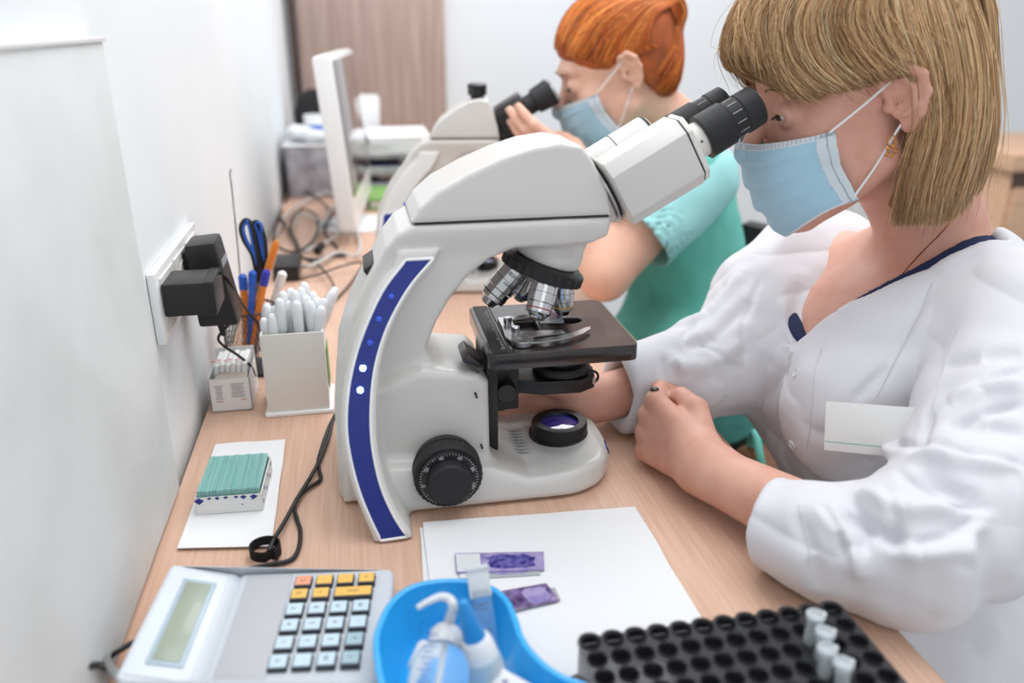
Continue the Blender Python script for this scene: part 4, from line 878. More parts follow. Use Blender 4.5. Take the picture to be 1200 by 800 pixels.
def rhair(P):
    Q = HR.l(P); d = ell(Q, (-.014, 0, .048), (.107, .080, .096)); d = smin(d, ell(Q, (-.045, 0, -.005), (.062, .064, .070)), .03)
    hl = np.interp(Q[:, 0], [-.12, -.055, -.03, -.012, .004, .02, .05, .085, .11], [-.07, -.055, -.02, .034, .040, .018, .026, .056, .075]); d = smax(d, (hl - Q[:, 2]) * .7, .010)
    b = ell(Q, (-.108, .004, .070), (.030, .032, .032)); return smin(d, b, .012) * HR.S * .9
hb2 = mesh_np('hair', *sdf_mesh(rhair, (.34, 1.38, 1.02), (.70, 1.66, 1.34), .0035), 'redbase', rw, disp=lambda V: vnoise(V * [50, 50, 50], 9) * .0015 - .001)
rng = np.random.default_rng(5); RL = ['#d8742c', '#e88a3c', '#c05e26', '#a04a22', '#f0a050', '#7a3c22', '#dd7b35']
def rstr(n):
    out = []
    bun = np.array([-.095, .004, .066])
    for _ in range(n):
        th = rng.uniform(-1.25, 1.25); f0 = rng.uniform(0, 1); sg = 1 if th > 0 else -1; a = abs(th)
        x0 = np.interp(a, [0, .5, .9, 1.25], [.098, .085, .03, -.02]) - rng.random() * .05; st = np.array([x0, sg * np.interp(a, [0, .5, .9, 1.25], [.0, .05, .075, .078]), np.interp(a, [0, .5, .9, 1.25], [.085, .062, .028, .03])])
        mid = np.array([-.01 - .02 * a, sg * (.02 + .06 * min(a, 1)), .14 - .085 * a]); out.append(smooth([st, st * .45 + mid * .55 + [0, 0, .01], mid * .45 + bun * .55 + [0, sg * .015, .02], bun], 5))
    for _ in range(900):   # from the nape upwards
        y = rng.uniform(-.075, .075); st = np.array([-.045 - .04 * rng.random(), y, -.055 + .05 * rng.random()]); out.append(smooth([st, st * .6 + bun * .4 + [-.01, 0, 0], st * .25 + bun * .75, bun], 5))
    return np.array(out)
L = to_surface(rstr(3000), HR, rhair, rng); L2 = []
for _ in range(420):
    a0 = rng.uniform(0, 6.28); ph = rng.uniform(-1, 1); L2.append([np.array([-.108, .004, .070]) + .031 * np.array([math.cos(a0 + t_) * math.cos(ph), math.sin(ph) * .9, math.sin(a0 + t_) * math.cos(ph)]) for t_ in np.linspace(0, 2.2, 16)])
L2 = to_surface(np.array(L2), HR, rhair, rng); n = len(L) + len(L2)
L = np.concatenate([L, L2]); strands('hair_strands', L, rng.uniform(.0004, .0009, n), tints(n, RL, rng), 'redhair', hb2)
MB().lathe(HR.w((-.004, .0765, .026)), HR.R[1], [(-.002, .0012), (.002, .0025), (.003, .0016)], 12).build('ear_stud', 'chrome', rw); MB().lathe(HR.w((.004, .0745, -.022)), HR.R[1], [(-.002, .0012), (.002, .0025), (.003, .0016)], 12).build('ear_stud', 'chrome', rw)

# ================================================================== THINGS ON THE NEAR DESK
ZT = .7503
def pz(px, py, h=0.0): return PZ(px, py, ZT + h)
def sheet(name, px, h, mt, label, cat, group=None, n=16, seed=1, amp=.0012, parent=None, thick=.0004):
    a, b, c, d = [pz(x, y, h) for x, y in px]; P = np.zeros((n, n, 3))
    for i in range(n):
        for j in range(n):
            u, v = i / (n - 1), j / (n - 1); P[i, j] = (a * (1 - u) + b * u) * (1 - v) + (d * (1 - u) + c * u) * v
    w_ = vnoise(P.reshape(-1, 3) * 30, seed).reshape(n, n); edge = np.array([[max(abs(i / (n - 1) - .5), abs(j / (n - 1) - .5)) * 2 for j in range(n)] for i in range(n)])
    P[..., 2] += amp * (.6 + w_) * edge ** 3; P[..., 0] += vnoise(P.reshape(-1, 3) * 22 + 3, seed + 1).reshape(n, n) * .0012
    o = MB().grid(P[:, ::-1], -thick).build(name, mt, parent, angle=60); return tag(o, label, cat, group) if parent is None else o
sheet('paper_sheet', [(492, 619), (738, 599), (812, 732), (508, 866)], .0004, 'paper', 'lower white paper sheet under the stained slides, peeking out at its left edge', 'paper', 'papers in front of the microscope', seed=3)
t = sheet('paper_sheet', [(496, 613), (744, 594), (823, 726), (522, 857)], .0022, 'paper', 'upper large white paper sheet carrying two stacks of violet slides', 'paper', 'papers in front of the microscope', seed=9, n=24)
for k, (q, lb) in enumerate((([(256, 523), (333, 517), (315, 636), (211, 642)], 'lower folded white tissue under the box of glass slides'), ([(253, 521), (335, 515), (318, 641), (208, 643)], 'upper white tissue with wavy edge right under the slide box'))):
    sheet('tissue', q, .0006 + .0014 * k, 'paper2', lb, 'tissue', 'tissues under the slide box', seed=20 + k)
# stained slides: two little stacks of single glass slides
def slide(px, h, mt, smt, label, grp, seed):
    a, b, c, d = [pz(x, y, h) for x, y in px]; t = thing('glass_slide', (a + c) / 2, label, 'slide', group=grp)
    up = np.array([0, 0, .0011]); MB().hexa([a, b, c, d], [p + up for p in (a, b, c, d)]).build('glass', mt, t, .0002)
    f = lambda u, v: (a * (1 - u) + b * u) * (1 - v) + (d * (1 - u) + c * u) * v + up
    rr = np.random.default_rng(seed); ol = []
    for q in range(26):
        an = 2 * math.pi * q / 26; ol.append(f(.62 + .27 * np.sign(math.cos(an)) * abs(math.cos(an)) ** .5 + rr.normal() * .018, .5 + .38 * np.sign(math.sin(an)) * abs(math.sin(an)) ** .6 + rr.normal() * .03))
    MB().hexa(ol, [p + [0, 0, .00015] for p in ol]).build('stain', smt, t)
    if mt != 'plum': MB().hexa([f(0.01, .05) , f(.28, .05), f(.28, .95), f(.01, .95)], [f(x, y) + np.array([0, 0, .0001]) for x, y in ((.01, .05), (.28, .05), (.28, .95), (.01, .95))]).build('frosted_label', 'frost', t)
G1, G2 = 'stained slides in the left stack', 'stained slides in the right stack'
slide([(536, 655), (634, 651), (633, 674), (538, 680)], .0030, 'slideglass', 'purple', 'bottom slide of the larger violet stack nearer the microscope', G1, 1)
slide([(533, 649), (637, 647), (638, 668), (535, 672)], .0044, 'purple', 'purple2', 'top slide of the larger stack, pale violet with dark blue smear', G1, 2)
slide([(592, 698), (650, 689), (657, 703), (602, 719)], .0030, 'slideglass', 'purple2', 'bottom slide of the small stack beside the blue dish', G2, 3)
slide([(588, 693), (640, 684), (656, 704), (604, 716)], .0044, 'plum', 'purple', 'top dark plum slide of the small stack beside the blue dish', G2, 4)
# box of glass slides
A = pz(232, 603, .003); B = pz(308, 597, .003); ux = unit(B - A); uy = np.cross([0, 0, 1], ux); W_, D_, H_ = .0655, .078, .020
t = thing('slide_box', A + ux * W_ / 2 + uy * D_ / 2, 'small white box with blue diamond print, filled with teal-edged glass slides', 'box')
bm_ = MB()
Rm = np.array([ux, uy, [0, 0, 1]]).T; c0 = A + ux * W_ / 2 + uy * D_ / 2
bm_.box(c0 + [0, 0, .0006], (W_, D_, .0012), Rm)
for cc, sz in (((0, -D_ / 2, H_ / 2), (W_, .001, H_)), ((0, D_ / 2, H_ / 2), (W_, .001, H_)), ((-W_ / 2, 0, H_ / 2), (.001, D_, H_)), ((W_ / 2, 0, H_ / 2), (.001, D_, H_))): bm_.box(c0 + Rm @ np.array(cc), sz, Rm)
bx_ = bm_.build('box', 'carton', t)
for k, (u, w_, sz) in enumerate(((.05, .82, .0085), (.21, .95, .004), (.33, .93, .0045), (.46, .95, .0045), (.62, .93, .004), (.73, .90, .0058), (.89, .88, .0068), (.70, .45, .0018), (.86, .72, .0018))):
    o_ = c0 + Rm @ np.array((-W_ / 2 + u * W_, -D_ / 2 - .0006, w_ * H_)); MB().hexa([o_ + ux * a * sz * .6 + np.array([0, 0, b * sz * .5]) for a, b in ((-1, 0), (0, -1), (1, 0), (0, min(1, (1 - w_) * H_ / sz * 2)))], [o_ - uy * .0003 + ux * a * sz * .6 + np.array([0, 0, b * sz * .5]) for a, b in ((-1, 0), (0, -1), (1, 0), (0, min(1, (1 - w_) * H_ / sz * 2)))]).build('printed_diamond', 'blue', bx_)
for k in range(6):
    o_ = c0 + Rm @ np.array((W_ / 2 + .0006, -D_ / 2 + .008 + k * .013, (.7 if k % 2 else .3) * H_)); MB().box(o_, (.0003, .004, .004), Rm @ np.array([[1, 0, 0], [0, .707, -.707], [0, .707, .707]])).build('printed_diamond', 'blue', bx_)
gs = MB()
for k in range(44): gs.box(c0 + Rm @ np.array((-W_ / 2 + .0022 + k * .00142, 0, .0135 + .0003 * math.sin(k * 7))), (.00105, .0745, .0255), Rm)
tag(gs.build('glass_slides', 'teal_glass', t), kind='stuff')
# calculator
CR = np.array([[.9945, -.1045, 0], [.1045, .9945, 0], [0, 0, 1]]).T; CC = np.array([-.0965, .5615, ZT])
def cf(u, v, z): return CC + CR @ np.array([u, v, z])
t = thing('calculator', CC, 'silver desk calculator with grey display and orange and pale blue keys', 'calculator')
cw, cd_ = .0975, .0695
def prof(u): return np.interp(u, [-cw, -.043, -.039, -.035, cw], [.036, .0225, .0195, .0215, .0185])
P = []
us = np.concatenate([np.linspace(-cw, -.043, 8), [-.041, -.039, -.037, -.035], np.linspace(-.03, cw, 8)])
ol = lambda ins, z: [cf(x, y, z) for x, y in rrect(-cw + ins, -cd_ + ins, cw - ins, cd_ - ins, .008 - ins * .5, 4)]
mb = MB(); nn = len(rrect(0, 0, 1, 1, .1, 4)); rings = []
for ins, zz in ((.003, .0), (.0, .004), (.0, -3), (.0012, -2), (.003, -1)):
    ring = []
    for x, y in rrect(-cw + ins, -cd_ + ins, cw - ins, cd_ - ins, .008 - ins * .5, 4): ring.append(cf(x, y, zz if zz >= 0 else prof(x) + {-3: -.003, -2: -.0008, -1: 0}[zz]))
    rings.append(ring)
V = [p for r_ in rings for p in r_]; F = [(i * nn + k, i * nn + (k + 1) % nn, (i + 1) * nn + (k + 1) % nn, (i + 1) * nn + k) for i in range(len(rings) - 1) for k in range(nn)]; F.append(tuple(range(nn - 1, -1, -1)))
mb.add(V, F)
G = [[cf(u, v, prof(u)) for v in np.linspace(-cd_ + .003, cd_ - .003, 6)] for u in np.clip(us, -cw + .003, cw - .003)]
mb.grid(G, .004); case = mb.build('case', 'silver', t, angle=28)
def cplate(name, u0, v0, u1, v1, mt, par, dz=0, th=.0008, bev=.0002): 
    q = [(u0, v0), (u1, v0), (u1, v1), (u0, v1)]; return MB().hexa([cf(u, v, prof(u) + dz) for u, v in q], [cf(u, v, prof(u) + dz + th) for u, v in q]).build(name, mt, par, bev)
cplate('cover_panel', -.093, -.062, -.047, .062, 'silver_light', case, -.0003, .0009)
df = cplate('display_frame', -.081, -.050, -.054, .050, 'lcdframe', t, .0004, .0014)
cplate('display', -.0775, -.046, -.0575, .046, 'lcd', df, .0013, .0010)
cplate('plain_panel', -.031, -.064, .0085, .064, 'silver2', t, 0, .0009)
kx = [.0195, .0378, .0560, .0745]; ky = [.0505, .0330, .0135, -.0060, -.0260, -.0465]; 
keys = {(0, 0): ('keyr', 'C'), (1, 0): ('keyo', '/'), (2, 0): ('keyo', '-'), (3, 0): ('keyo', '='), (0, 1): ('keyo', '%'), (1, 1): ('keyo', '+')}
lets = ['7', '8', '9', 'M', '4', '5', '6', '-', '1', '2', '3', 'x', '0', '.', '00', '=']
for r_ in range(6):
    for c_ in range(4):
        if r_ == 1 and c_ > 1: continue
        mt, ch_ = keys.get((c_, r_), ('keyd' if c_ == 3 and r_ > 3 else 'key', lets[(r_ - 2) * 4 + c_] if r_ > 1 else ''))
        u, v = kx[c_] - (.0008 * r_), ky[r_]; hu, hv = .0072, (.0068 if r_ < 2 else .0076)
        kb = MB().hexa([cf(u + a * (hu + .0004), v + b * (hv + .0004), .0188) for a, b in ((-1, -1), (1, -1), (1, 1), (-1, 1))], [cf(u + a * hu, v + b * hv, .0240) for a, b in ((-1, -1), (1, -1), (1, 1), (-1, 1))]).build('key', 'keybase', t, .0006)
        kc = MB().hexa([cf(u + a * (hu - .0005), v + .0005 + b * (hv - .0008), .0238) for a, b in ((-1, -1), (1, -1), (1, 1), (-1, 1))], [cf(u + a * (hu - .0010), v + .0006 + b * (hv - .0012), .0246) for a, b in ((-1, -1), (1, -1), (1, 1), (-1, 1))]).build('key_cap', mt, kb, .0003)
        X = CR @ np.array([0, 1., 0]); text('key_mark', ch_, .0058, 'dkink', kb, frameM(cf(u, v + .0006, .02465), X, CR @ np.array([-1., 0, 0]), (0, 0, 1)), .00004)
kb = MB().hexa([cf(.0645 + a * .0166, .0330 + b * .0072, .0188) for a, b in ((-1, -1), (1, -1), (1, 1), (-1, 1))], [cf(.0645 + a * .0162, .0330 + b * .0068, .0240) for a, b in ((-1, -1), (1, -1), (1, 1), (-1, 1))]).build('key', 'keybase', t, .0006, label='wide orange key')
MB().hexa([cf(.0645 + a * .0156, .0333 + b * .0058, .0238) for a, b in ((-1, -1), (1, -1), (1, 1), (-1, 1))], [cf(.0645 + a * .0152, .0333 + b * .0054, .0246) for a, b in ((-1, -1), (1, -1), (1, 1), (-1, 1))]).build('key_cap', 'keyo', kb, .0003)
text('key_mark', 'total', .0050, 'dkink', kb, frameM(cf(.0645, .0333, .02465), CR @ np.array([1., 0, 0]), CR @ np.array([0, 1., 0]), (0, 0, 1)), .00004)
# cables and rod at the lower left
tag(MB().tube([pz(88, 800, .03), pz(97, 785, .045), pz(112, 779, .04), pz(128, 782, .02), pz(150, 800, .006), pz(190, 830, .004)], .0026, 8, 6).build('cable', 'cable'), 'black cable looping up at the lower left corner beside the calculator', 'cable')
tag(MB().tube([pz(122, 775, .012), pz(140, 762, .020), pz(160, 752, .010), pz(170, 765, .004), pz(150, 800, .004)], .0024, 8, 6).build('cable', 'cable'), 'black cable tucked behind the near left corner of the calculator', 'cable')
a, b = pz(121, 771, .03), pz(160, 822, .03); d_ = unit(b - a); tag(MB().box((a + b) / 2, (np.linalg.norm(b - a), .006, .0025), np.array([d_, unit(np.cross([0, 0, 1], d_)), [0, 0, 1]]).T).build('metal_rod', 'steel', None, .0005), 'short flat steel rod leaning at the lower left, beside the calculator', 'rod')
# microscope cable with hook-and-loop tie
c1 = [pz(405, 475, .004), pz(392, 487, .004), pz(384, 515, .004), pz(370, 548, .006), pz(352, 578, .008), pz(345, 590, .008), pz(333, 612, .007), pz(322, 630, .010), pz(315, 646, .008)]
c2 = [pz(402, 480, .003), pz(388, 495, .003), pz(374, 535, .003), pz(374, 550, .003), pz(375, 562, .003), pz(358, 574, .004), pz(345, 590, .003), pz(348, 608, .003), pz(352, 622, .003), pz(350, 642, .003), pz(340, 656, .003), pz(312, 662, .003), pz(285, 668, .003), pz(268, 668, .003), pz(240, 690, .003)]
t = thing('microscope_cable', pz(345, 590), 'thin black cable doubled back on itself between the tissue and the foreground microscope', 'cable')
MB().tube(c1, .0023, 8, 6).build('upper_run', 'cable', t); MB().tube(c2, .0023, 8, 6).build('lower_run', 'cable', t)
c = pz(312, 650, .0); P = []
for k in range(34):
    a = math.radians(-60 + 395 * k / 33); rr = .0145 + .0008 * k / 33; x, y = c[0] + rr * math.cos(a), c[1] + .95 * rr * math.sin(a); P.append([(x, y, ZT + .0015 + .002 * (k > 28) ), (x, y, ZT + .0125 + .002 * (k > 28))])
P.append([np.array(P[-1][0]) + [-.004, -.010, 0], np.array(P[-1][1]) + [-.004, -.010, 0]]); tag(MB().grid(P, .0014).build('cable_tie', 'velcro', None, angle=70), 'black hook-and-loop tie curled around the thin black cable', 'cable tie')

# pipette box
A = np.array([-.137, .996, ZT]); W_, D_, H_ = .079, .075, .108
t = thing('pipette_box', A + [W_ / 2, D_ / 2, 0], 'white plastic box open at the top, standing before the pen cup', 'box', rz=0)
q = rrect(A[0] - .003, A[1] - .004, A[0] + W_ + .004, A[1] + D_ + .004, .003); plate('foot', [q], ZT, ZT + .005, 'gloss_white', t, .001)
for n_, (x0, y0, x1, y1) in enumerate(((0, 0, W_, .003), (0, D_ - .003, W_, D_), (.0002, .0031, .003, D_ - .0031), (W_ - .003, .0031, W_ - .0002, D_ - .0031))):
    MB().box((A[0] + (x0 + x1) / 2, A[1] + (y0 + y1) / 2, ZT + .005 + H_ / 2), (x1 - x0, y1 - y0, H_)).build('side_wall', 'gloss_white' if n_ else 'white2', t, .0006)
rr = np.random.default_rng(4); heads = [(322, 358, 20), (327, 349, 12), (338, 352, 28), (345, 340, 20), (352, 336, 40), (340, 337, 55), (331, 341, 45), (358, 345, 30), (363, 352, 14), (372, 348, 34), (380, 349, 22), (391, 340, 30), (386, 350, 48), (394, 336, 52), (318, 367, 8), (308, 372, 14), (312, 355, 30), (347, 352, 10), (377, 358, 8), (356, 330, 60), (366, 341, 56), (310, 362, 44)]
ORD = ['first', 'second', 'third', 'fourth', 'fifth', 'sixth', 'seventh', 'eighth', 'ninth', 'tenth', 'eleventh', 'twelfth', 'thirteenth', 'fourteenth', 'fifteenth']
rows_ = {0: sorted([q[0] for q in heads if q[2] < 25]), 1: sorted([q[0] for q in heads if q[2] >= 25])}
for k, (px, py, dy) in enumerate(heads):
    rw_ = int(dy >= 25); lab_ = 'clear pipette bulb, %s from the left in the %s half of the white box' % (ORD[rows_[rw_].index(px)], ('front', 'back')[rw_])
    y = A[1] + .006 + dy * .001; top_ = PY(px, py, y); top_[2] = min(top_[2], ZT + .185)
    bot = np.array([np.clip(top_[0], A[0] + .008, A[0] + W_ - .008), y, ZT + .012]); mid = bot * .2 + top_ * .8; mid[0] = np.clip(mid[0], A[0] + .004, A[0] + W_ - .004)
    ax = unit(top_ - np.array([np.clip(top_[0], A[0] + .010, A[0] + W_ - .010), y, ZT + .09])); L = .046
    p = tag(MB().lathe(top_ - ax * .105, ax, [(0, .0012), (.03, .002), (.055, .0030), (.060, .0062), (.064, .0068), (.093, .0068), (.1005, .0055), (.1042, .003), (.105, .0004)], 14).build('transfer_pipette', 'pipette', None, angle=60), lab_, 'pipette', 'transfer pipettes in the white box')
MB().box((A[0] + W_ + .0010, A[1] + .035, ZT + .055), (.0012, .035, .055)).build('printed_sticker', 'green', t, .0002)
# carton of cover glasses
A = np.array([-.2115, 1.021, ZT]); W_, D_, H_ = .052, .075, .047
t = thing('cover_glass_carton', A + [W_ / 2, D_ / 2, 0], 'small torn-open white carton by the wall, holding paper-wrapped packs', 'carton')
for x0, y0, x1, y1, h_ in ((0, 0, W_, .0008, H_), (0, D_ - .0008, W_, D_, H_ + .016), (0, 0, .0008, D_, H_), (W_ - .0008, 0, W_, D_, H_), ):
    MB().box((A[0] + (x0 + x1) / 2, A[1] + (y0 + y1) / 2, ZT + h_ / 2), (x1 - x0, y1 - y0, h_)).build('side_wall', 'carton', t)
MB().box((A[0] + W_ / 2, A[1] + D_ / 2, ZT + .0006), (W_, D_, .001)).build('base', 'cartonin', t)
fl = [A + np.array(q) for q in ((.008, 0, H_), (W_ - .002, 0, H_), (W_ - .004, .022, H_ + .001), (.016, .016, H_ + .003))]; MB().hexa(fl, [p + [0, 0, .0006] for p in fl]).build('torn_flap', 'cartonin', t, label='torn brown inner flap')
pr_ = MB(); rd = MB()
for k in range(7): pr_.box(A + [.012, -.0004, H_ - .010 - k * .003], (.010 - .002 * (k % 3), .0003, .0009)); pr_.box(A + [.036, -.0004, H_ - .008 - k * .003], (.018 - .003 * (k % 2), .0003, .0009))
rd.box(A + [.042, -.0004, H_ - .031], (.008, .0003, .0010)).box(A + [.012, -.0004, H_ - .032], (.009, .0003, .0009)); pr_.build('print_lines', 'greyink', t); rd.build('red_print', 'redink', t)
for k in range(6):
    o = tag(MB().box(A + [.0075 + k * .0070, .042 , .034 + .0015 * (k % 2)], (.0062, .052, .052), [(.97, 0, .12), (0, 1, 0), (-.12, 0, .97)]).build('cover_glass_pack', 'carton', None, .0008), 'paper-wrapped pack in the torn carton, %s from the wall' % ['first', 'second', 'third', 'fourth', 'fifth', 'sixth'][k], 'pack', 'wrapped packs in the torn carton')
    MB().box(A + [.0075 + k * .0070 - .0025, .03, .0605 + .0015 * (k % 2)], (.0045, .004, .0003)).build('red_print', 'redink', o)
# pen cup of wire mesh, with what stands in it
PC = np.array([-.171, 1.165, ZT]); t = thing('pen_cup', PC, 'dark wire-mesh pen cup behind the white pipette box', 'cup')
MB().lathe(PC, (0, 0, 1), [(0, .037), (.002, .038), (.002, .034)], 32).build('base', 'mesh', t)
ms = MB()
for k in range(40):
    for sg in (-1, 1):
        ms.tube([PC + [.038 * math.cos(a), .038 * math.sin(a), z] for a, z in [(2 * math.pi * k / 40 + sg * f_ * .9, .002 + f_ * .093) for f_ in np.linspace(0, 1, 9)]], .0005, 3, 1)
tag(ms.build('wire_mesh', 'mesh', t), kind='stuff')
MB().tube([PC + [.038 * math.cos(a), .038 * math.sin(a), .096] for a in np.linspace(0, 2 * math.pi, 33)], .0016, 6, 1).build('rim', 'mesh', t)
MB().lathe(PC + [-.03, -.028, .088], (-.6, -.8, 0), [(0, .004), (.006, .005), (.007, .002)], 12).build('clip', 'steel', t)
def pen(px0, px1, y, r, mt, tipm, label):
    a = PY(px0[0], px0[1], y); b = PY(px1[0], px1[1], y); ax = unit(a - b); t = thing('pen', b, label, 'pen', group='pens in the mesh cup'); L = np.linalg.norm(a - b)
    L0 = (b[2] - ZT - .004) / max(ax[2], .3); MB().lathe(b - ax * min(L0, .09), ax, [(0, .001), (.008, r * .8), (.012, r), (min(L0, .09) + L * .55, r)], 12).build('barrel', mt, t)
    c_ = MB().lathe(b + ax * (L * .5), ax, [(0, r * 1.15), (L * .42, r * 1.15), (L * .5, r * .6)], 12).build('cap', tipm, t)
    MB().box(b + ax * L * .75 + np.array([0, -r * 1.4, 0]), (r * .5, .001, L * .45), np.array([unit(np.cross([0, 1, 0], ax)), [0, 1, 0], ax]).T).build('pocket_clip', tipm, c_)
pen((324, 282), (303, 352), 1.17, .0045, 'orange', 'orange', 'orange ballpoint pen tilted to the right in the mesh cup')
pen((313, 316), (305, 352), 1.15, .005, 'orange', 'penblue2', 'orange pen with violet-blue cap leaning in front of the orange pen')
pen((296, 317), (295, 352), 1.15, .005, 'penblue', 'penblue', 'bright blue capped pen in the middle of the mesh cup')
pen((284, 321), (287, 356), 1.16, .0055, 'orange', 'penblue', 'clear orange pen with blue top at the left of the mesh cup')
pen((332, 318), (322, 350), 1.19, .006, 'gloss_white', 'gloss_white', 'white capped marker at the right of the mesh cup')
t = thing('scissors', PC + [0, 0, .06], 'black-handled scissors with blue inner grips in the mesh cup', 'scissors')
for sg, qs in ((0, [(303, 330), (297, 300), (287, 282), (283, 268), (287, 259), (293, 262), (298, 285), (302, 310), (303, 330)]), (1, [(306, 330), (306, 300), (301, 275), (297, 263), (303, 262), (309, 280), (311, 305), (309, 330)])):
    P = [PY(x, y, 1.185 + .006 * sg) for x, y in qs]; hl_ = MB().tube(P, .0042, 8, 4).build('handle', 'rubber', t)
    MB().tube([PY(x + (1.6 if i < 4 else -1.6), y, 1.1835 + .006 * sg) for i, (x, y) in enumerate(qs[1:-1])], .0028, 8, 4).build('grip_lining', 'penblue', hl_)
    MB().hexa([PY(x, y, 1.188 + .003 * sg) for x, y in ((299 + 4 * sg, 325), (307 + 4 * sg, 325), (300, 425), (297, 425))], [PY(x, y, 1.190 + .003 * sg) for x, y in ((299 + 4 * sg, 325), (307 + 4 * sg, 325), (300, 425), (297, 425))]).build('blade', 'steel', t)
tag(MB().tube([PY(270.5, 198, 1.19), PY(269.5, 206, 1.19), PY(272, 225, 1.19), PY(281, 320, 1.19), PY(286, 420, 1.19)], .0013, 6, 4).build('steel_probe', 'steel'), 'long thin steel probe with bent tip standing in the mesh cup', 'probe')
# socket strip on the wall with two plugged adapters
SX = WX + .001; t = thing('socket_strip', (SX, 1.0, .944), 'white multi-socket frame on the wall above the torn carton', 'socket')
MB().box((SX + .004, .999, .9435), (.009, .246, .080)).build('frame', 'gloss_white', t, .002)
for k in range(3):
    yc = .924 + k * .076; s_ = MB().box((SX + .009, yc, .9435), (.004, .068, .062)).build('socket_insert', 'white', t, .0015)
    MB().lathe((SX + .0108, yc, .9435), (1, 0, 0), [(0, .0215), (.001, .0215), (.0012, .019), (-.004, .018), (-.0042, .0005)], 32).build('socket_well', 'white2', s_)
t = thing('power_adapter', (-.205, .905, .948), 'boxy black power adapter plugged into the nearest wall socket', 'power adapter', group='power adapters in the socket strip')
ad = MB().box((-.190, .915, .950), (.056, .058, .038)).build('case', 'black', t, .0045)
MB().box((-.2135, .915, .950), (.006, .050, .032)).build('plug_face', 'rubber', t, .002)
for k in range(4): MB().box((-.1735 + .0032 * k, .915, .950), (.0012, .0588, .0388)).build('ridge', 'rubber', ad)
t = thing('power_adapter', (-.205, 1.03, .93), 'tall black power adapter behind the boxy one, with its cord below', 'power adapter', group='power adapters in the socket strip')
ad = MB().hexa([(-.208, 1.0, .877), (-.160, 1.0, .877), (-.160, 1.055, .877), (-.208, 1.055, .877)], [(-.212, .998, .982), (-.176, .998, .985), (-.176, 1.053, .985), (-.212, 1.053, .982)]).build('case', 'black', t, .005)
MB().box((-.2145, 1.027, .95), (.006, .045, .045)).build('plug_face', 'rubber', t, .002); MB().box((-.1715, 1.0265, .935), (.0012, .040, .050)).build('rating_label', 'greyink', ad, .0003)
MB().cyl((-.184, 1.01, .879), (-.182, 1.01, .862), .0045, .003, 12).build('cord_sleeve', 'rubber', ad)
tag(MB().tube([PY(268, 380, 1.02), PY(256, 395, 1.02), PY(262, 405, 1.03), PY(280, 417, 1.04), PY(295, 430, 1.06), PY(299, 440, 1.08), pz(303, 439, .004), pz(330, 441, .004), pz(380, 430, .004)], .0018, 8, 6).build('adapter_cord', 'cable'), 'thin black cord hanging from the tall adapter over the torn carton', 'cord')
tag(MB().tube([(-.160, .93, .966), PY(252, 317, .96), PY(265, 324, 1.0), PY(278, 345, 1.05), PY(288, 362, 1.10), PY(300, 376, 1.125), PY(306, 388, 1.13)], .0018, 8, 6).build('adapter_cord', 'cable'), 'thin black cord curving from the boxy adapter towards the pen cup', 'cord')

# tube rack and microtubes
RX, RY, PT, RZ_ = .148, .466, .0181, .7965; NCOL, NROW = 12, 7
t = thing('tube_rack', (RX + 5.5 * PT, RY - 3 * PT, ZT), 'black plastic tube rack with rows of round holes at the lower right of the desk', 'tube rack')
ol = []
x0, x1, y1, y0 = RX - PT * .52, RX + PT * (NCOL - .48), RY + PT * .46, RY - PT * (NROW - .5)
for c_ in range(NCOL):
    for k in range(6): a = math.radians(160 - 28 * k); ol.append((RX + c_ * PT + .0085 * math.cos(a), RY + .0030 + .0075 * math.sin(a)))
ol += [(x1, y1 - .006), (x1, y0), (x0, y0), (x0, y1 - .006)]
plate('top_plate', [ol[::-1]] + [circ(RX + c_ * PT, RY - r_ * PT, .0069, 20) for c_ in range(NCOL) for r_ in range(NROW)], RZ_ - .003, RZ_, 'rack', t, .0004)
w0 = None
for r_ in range(NROW):
    for c_ in range(NCOL):
        if w0 is None:
            w0 = MB().lathe((RX, RY, RZ_), (0, 0, -1), [(.002, .0079), (-.0012, .0079), (-.0016, .0074), (-.0010, .0068), (.030, .0062), (.034, .0045), (.034, .0005)], 20, False).build('well', 'rack', t, angle=50); continue
        o = w0.copy(); COL.objects.link(o); o.parent = t; o.location = (c_ * PT, -r_ * PT, 0)
for yy in (y1 - .007, y0 + .001): MB().box(((x0 + x1) / 2, yy, (RZ_ + ZT) / 2 - .001), (x1 - x0 - .004, .0016, RZ_ - ZT - .003)).build('side_wall', 'rack', t, .0005)
for xx in (x0 + .001, x1 - .001): MB().box((xx, (y0 + y1) / 2 - .003, (RZ_ + ZT) / 2 - .001), (.0016, y1 - y0 - .008, RZ_ - ZT - .003)).build('side_wall', 'rack', t, .0005)
for k, (cx_, cy_, lb) in enumerate(((.3105, .4345, 'farthest of the frosted microtubes at the right end of the rack'), (.3085, .4175, 'second of the frosted microtubes, partly behind the third'), (.3015, .4030, 'third of the frosted microtubes, nearest the left holes'), (.306, .3895, 'nearest frosted microtube at the right end of the rack'))):
    t = thing('microtube', (cx_, cy_, .79), lb, 'tube', group='capped microtubes in the black rack'); top_ = .8235 - .001 * k
    MB().lathe((cx_, cy_, top_ - .004), (.06 * (k - 1), .02, -1), [(0, .0052), (.018, .0050), (.032, .0025), (.034, .001)], 18).build('tube_body', 'tube_frost', t)
    MB().lathe((cx_, cy_, top_ - .005), (.0, .0, 1), [(0, .0064), (.002, .0064), (.0022, .0070), (.0046, .0070), (.0052, .0064), (.0046, .0048), (.0030, .0044), (.0028, .0010)], 22).build('cap', 'tube_frost', t)
    MB().box((cx_ + .0075, cy_ + .002, top_ - .0025), (.004, .0035, .0012)).build('hinge', 'frost', t, .0003)

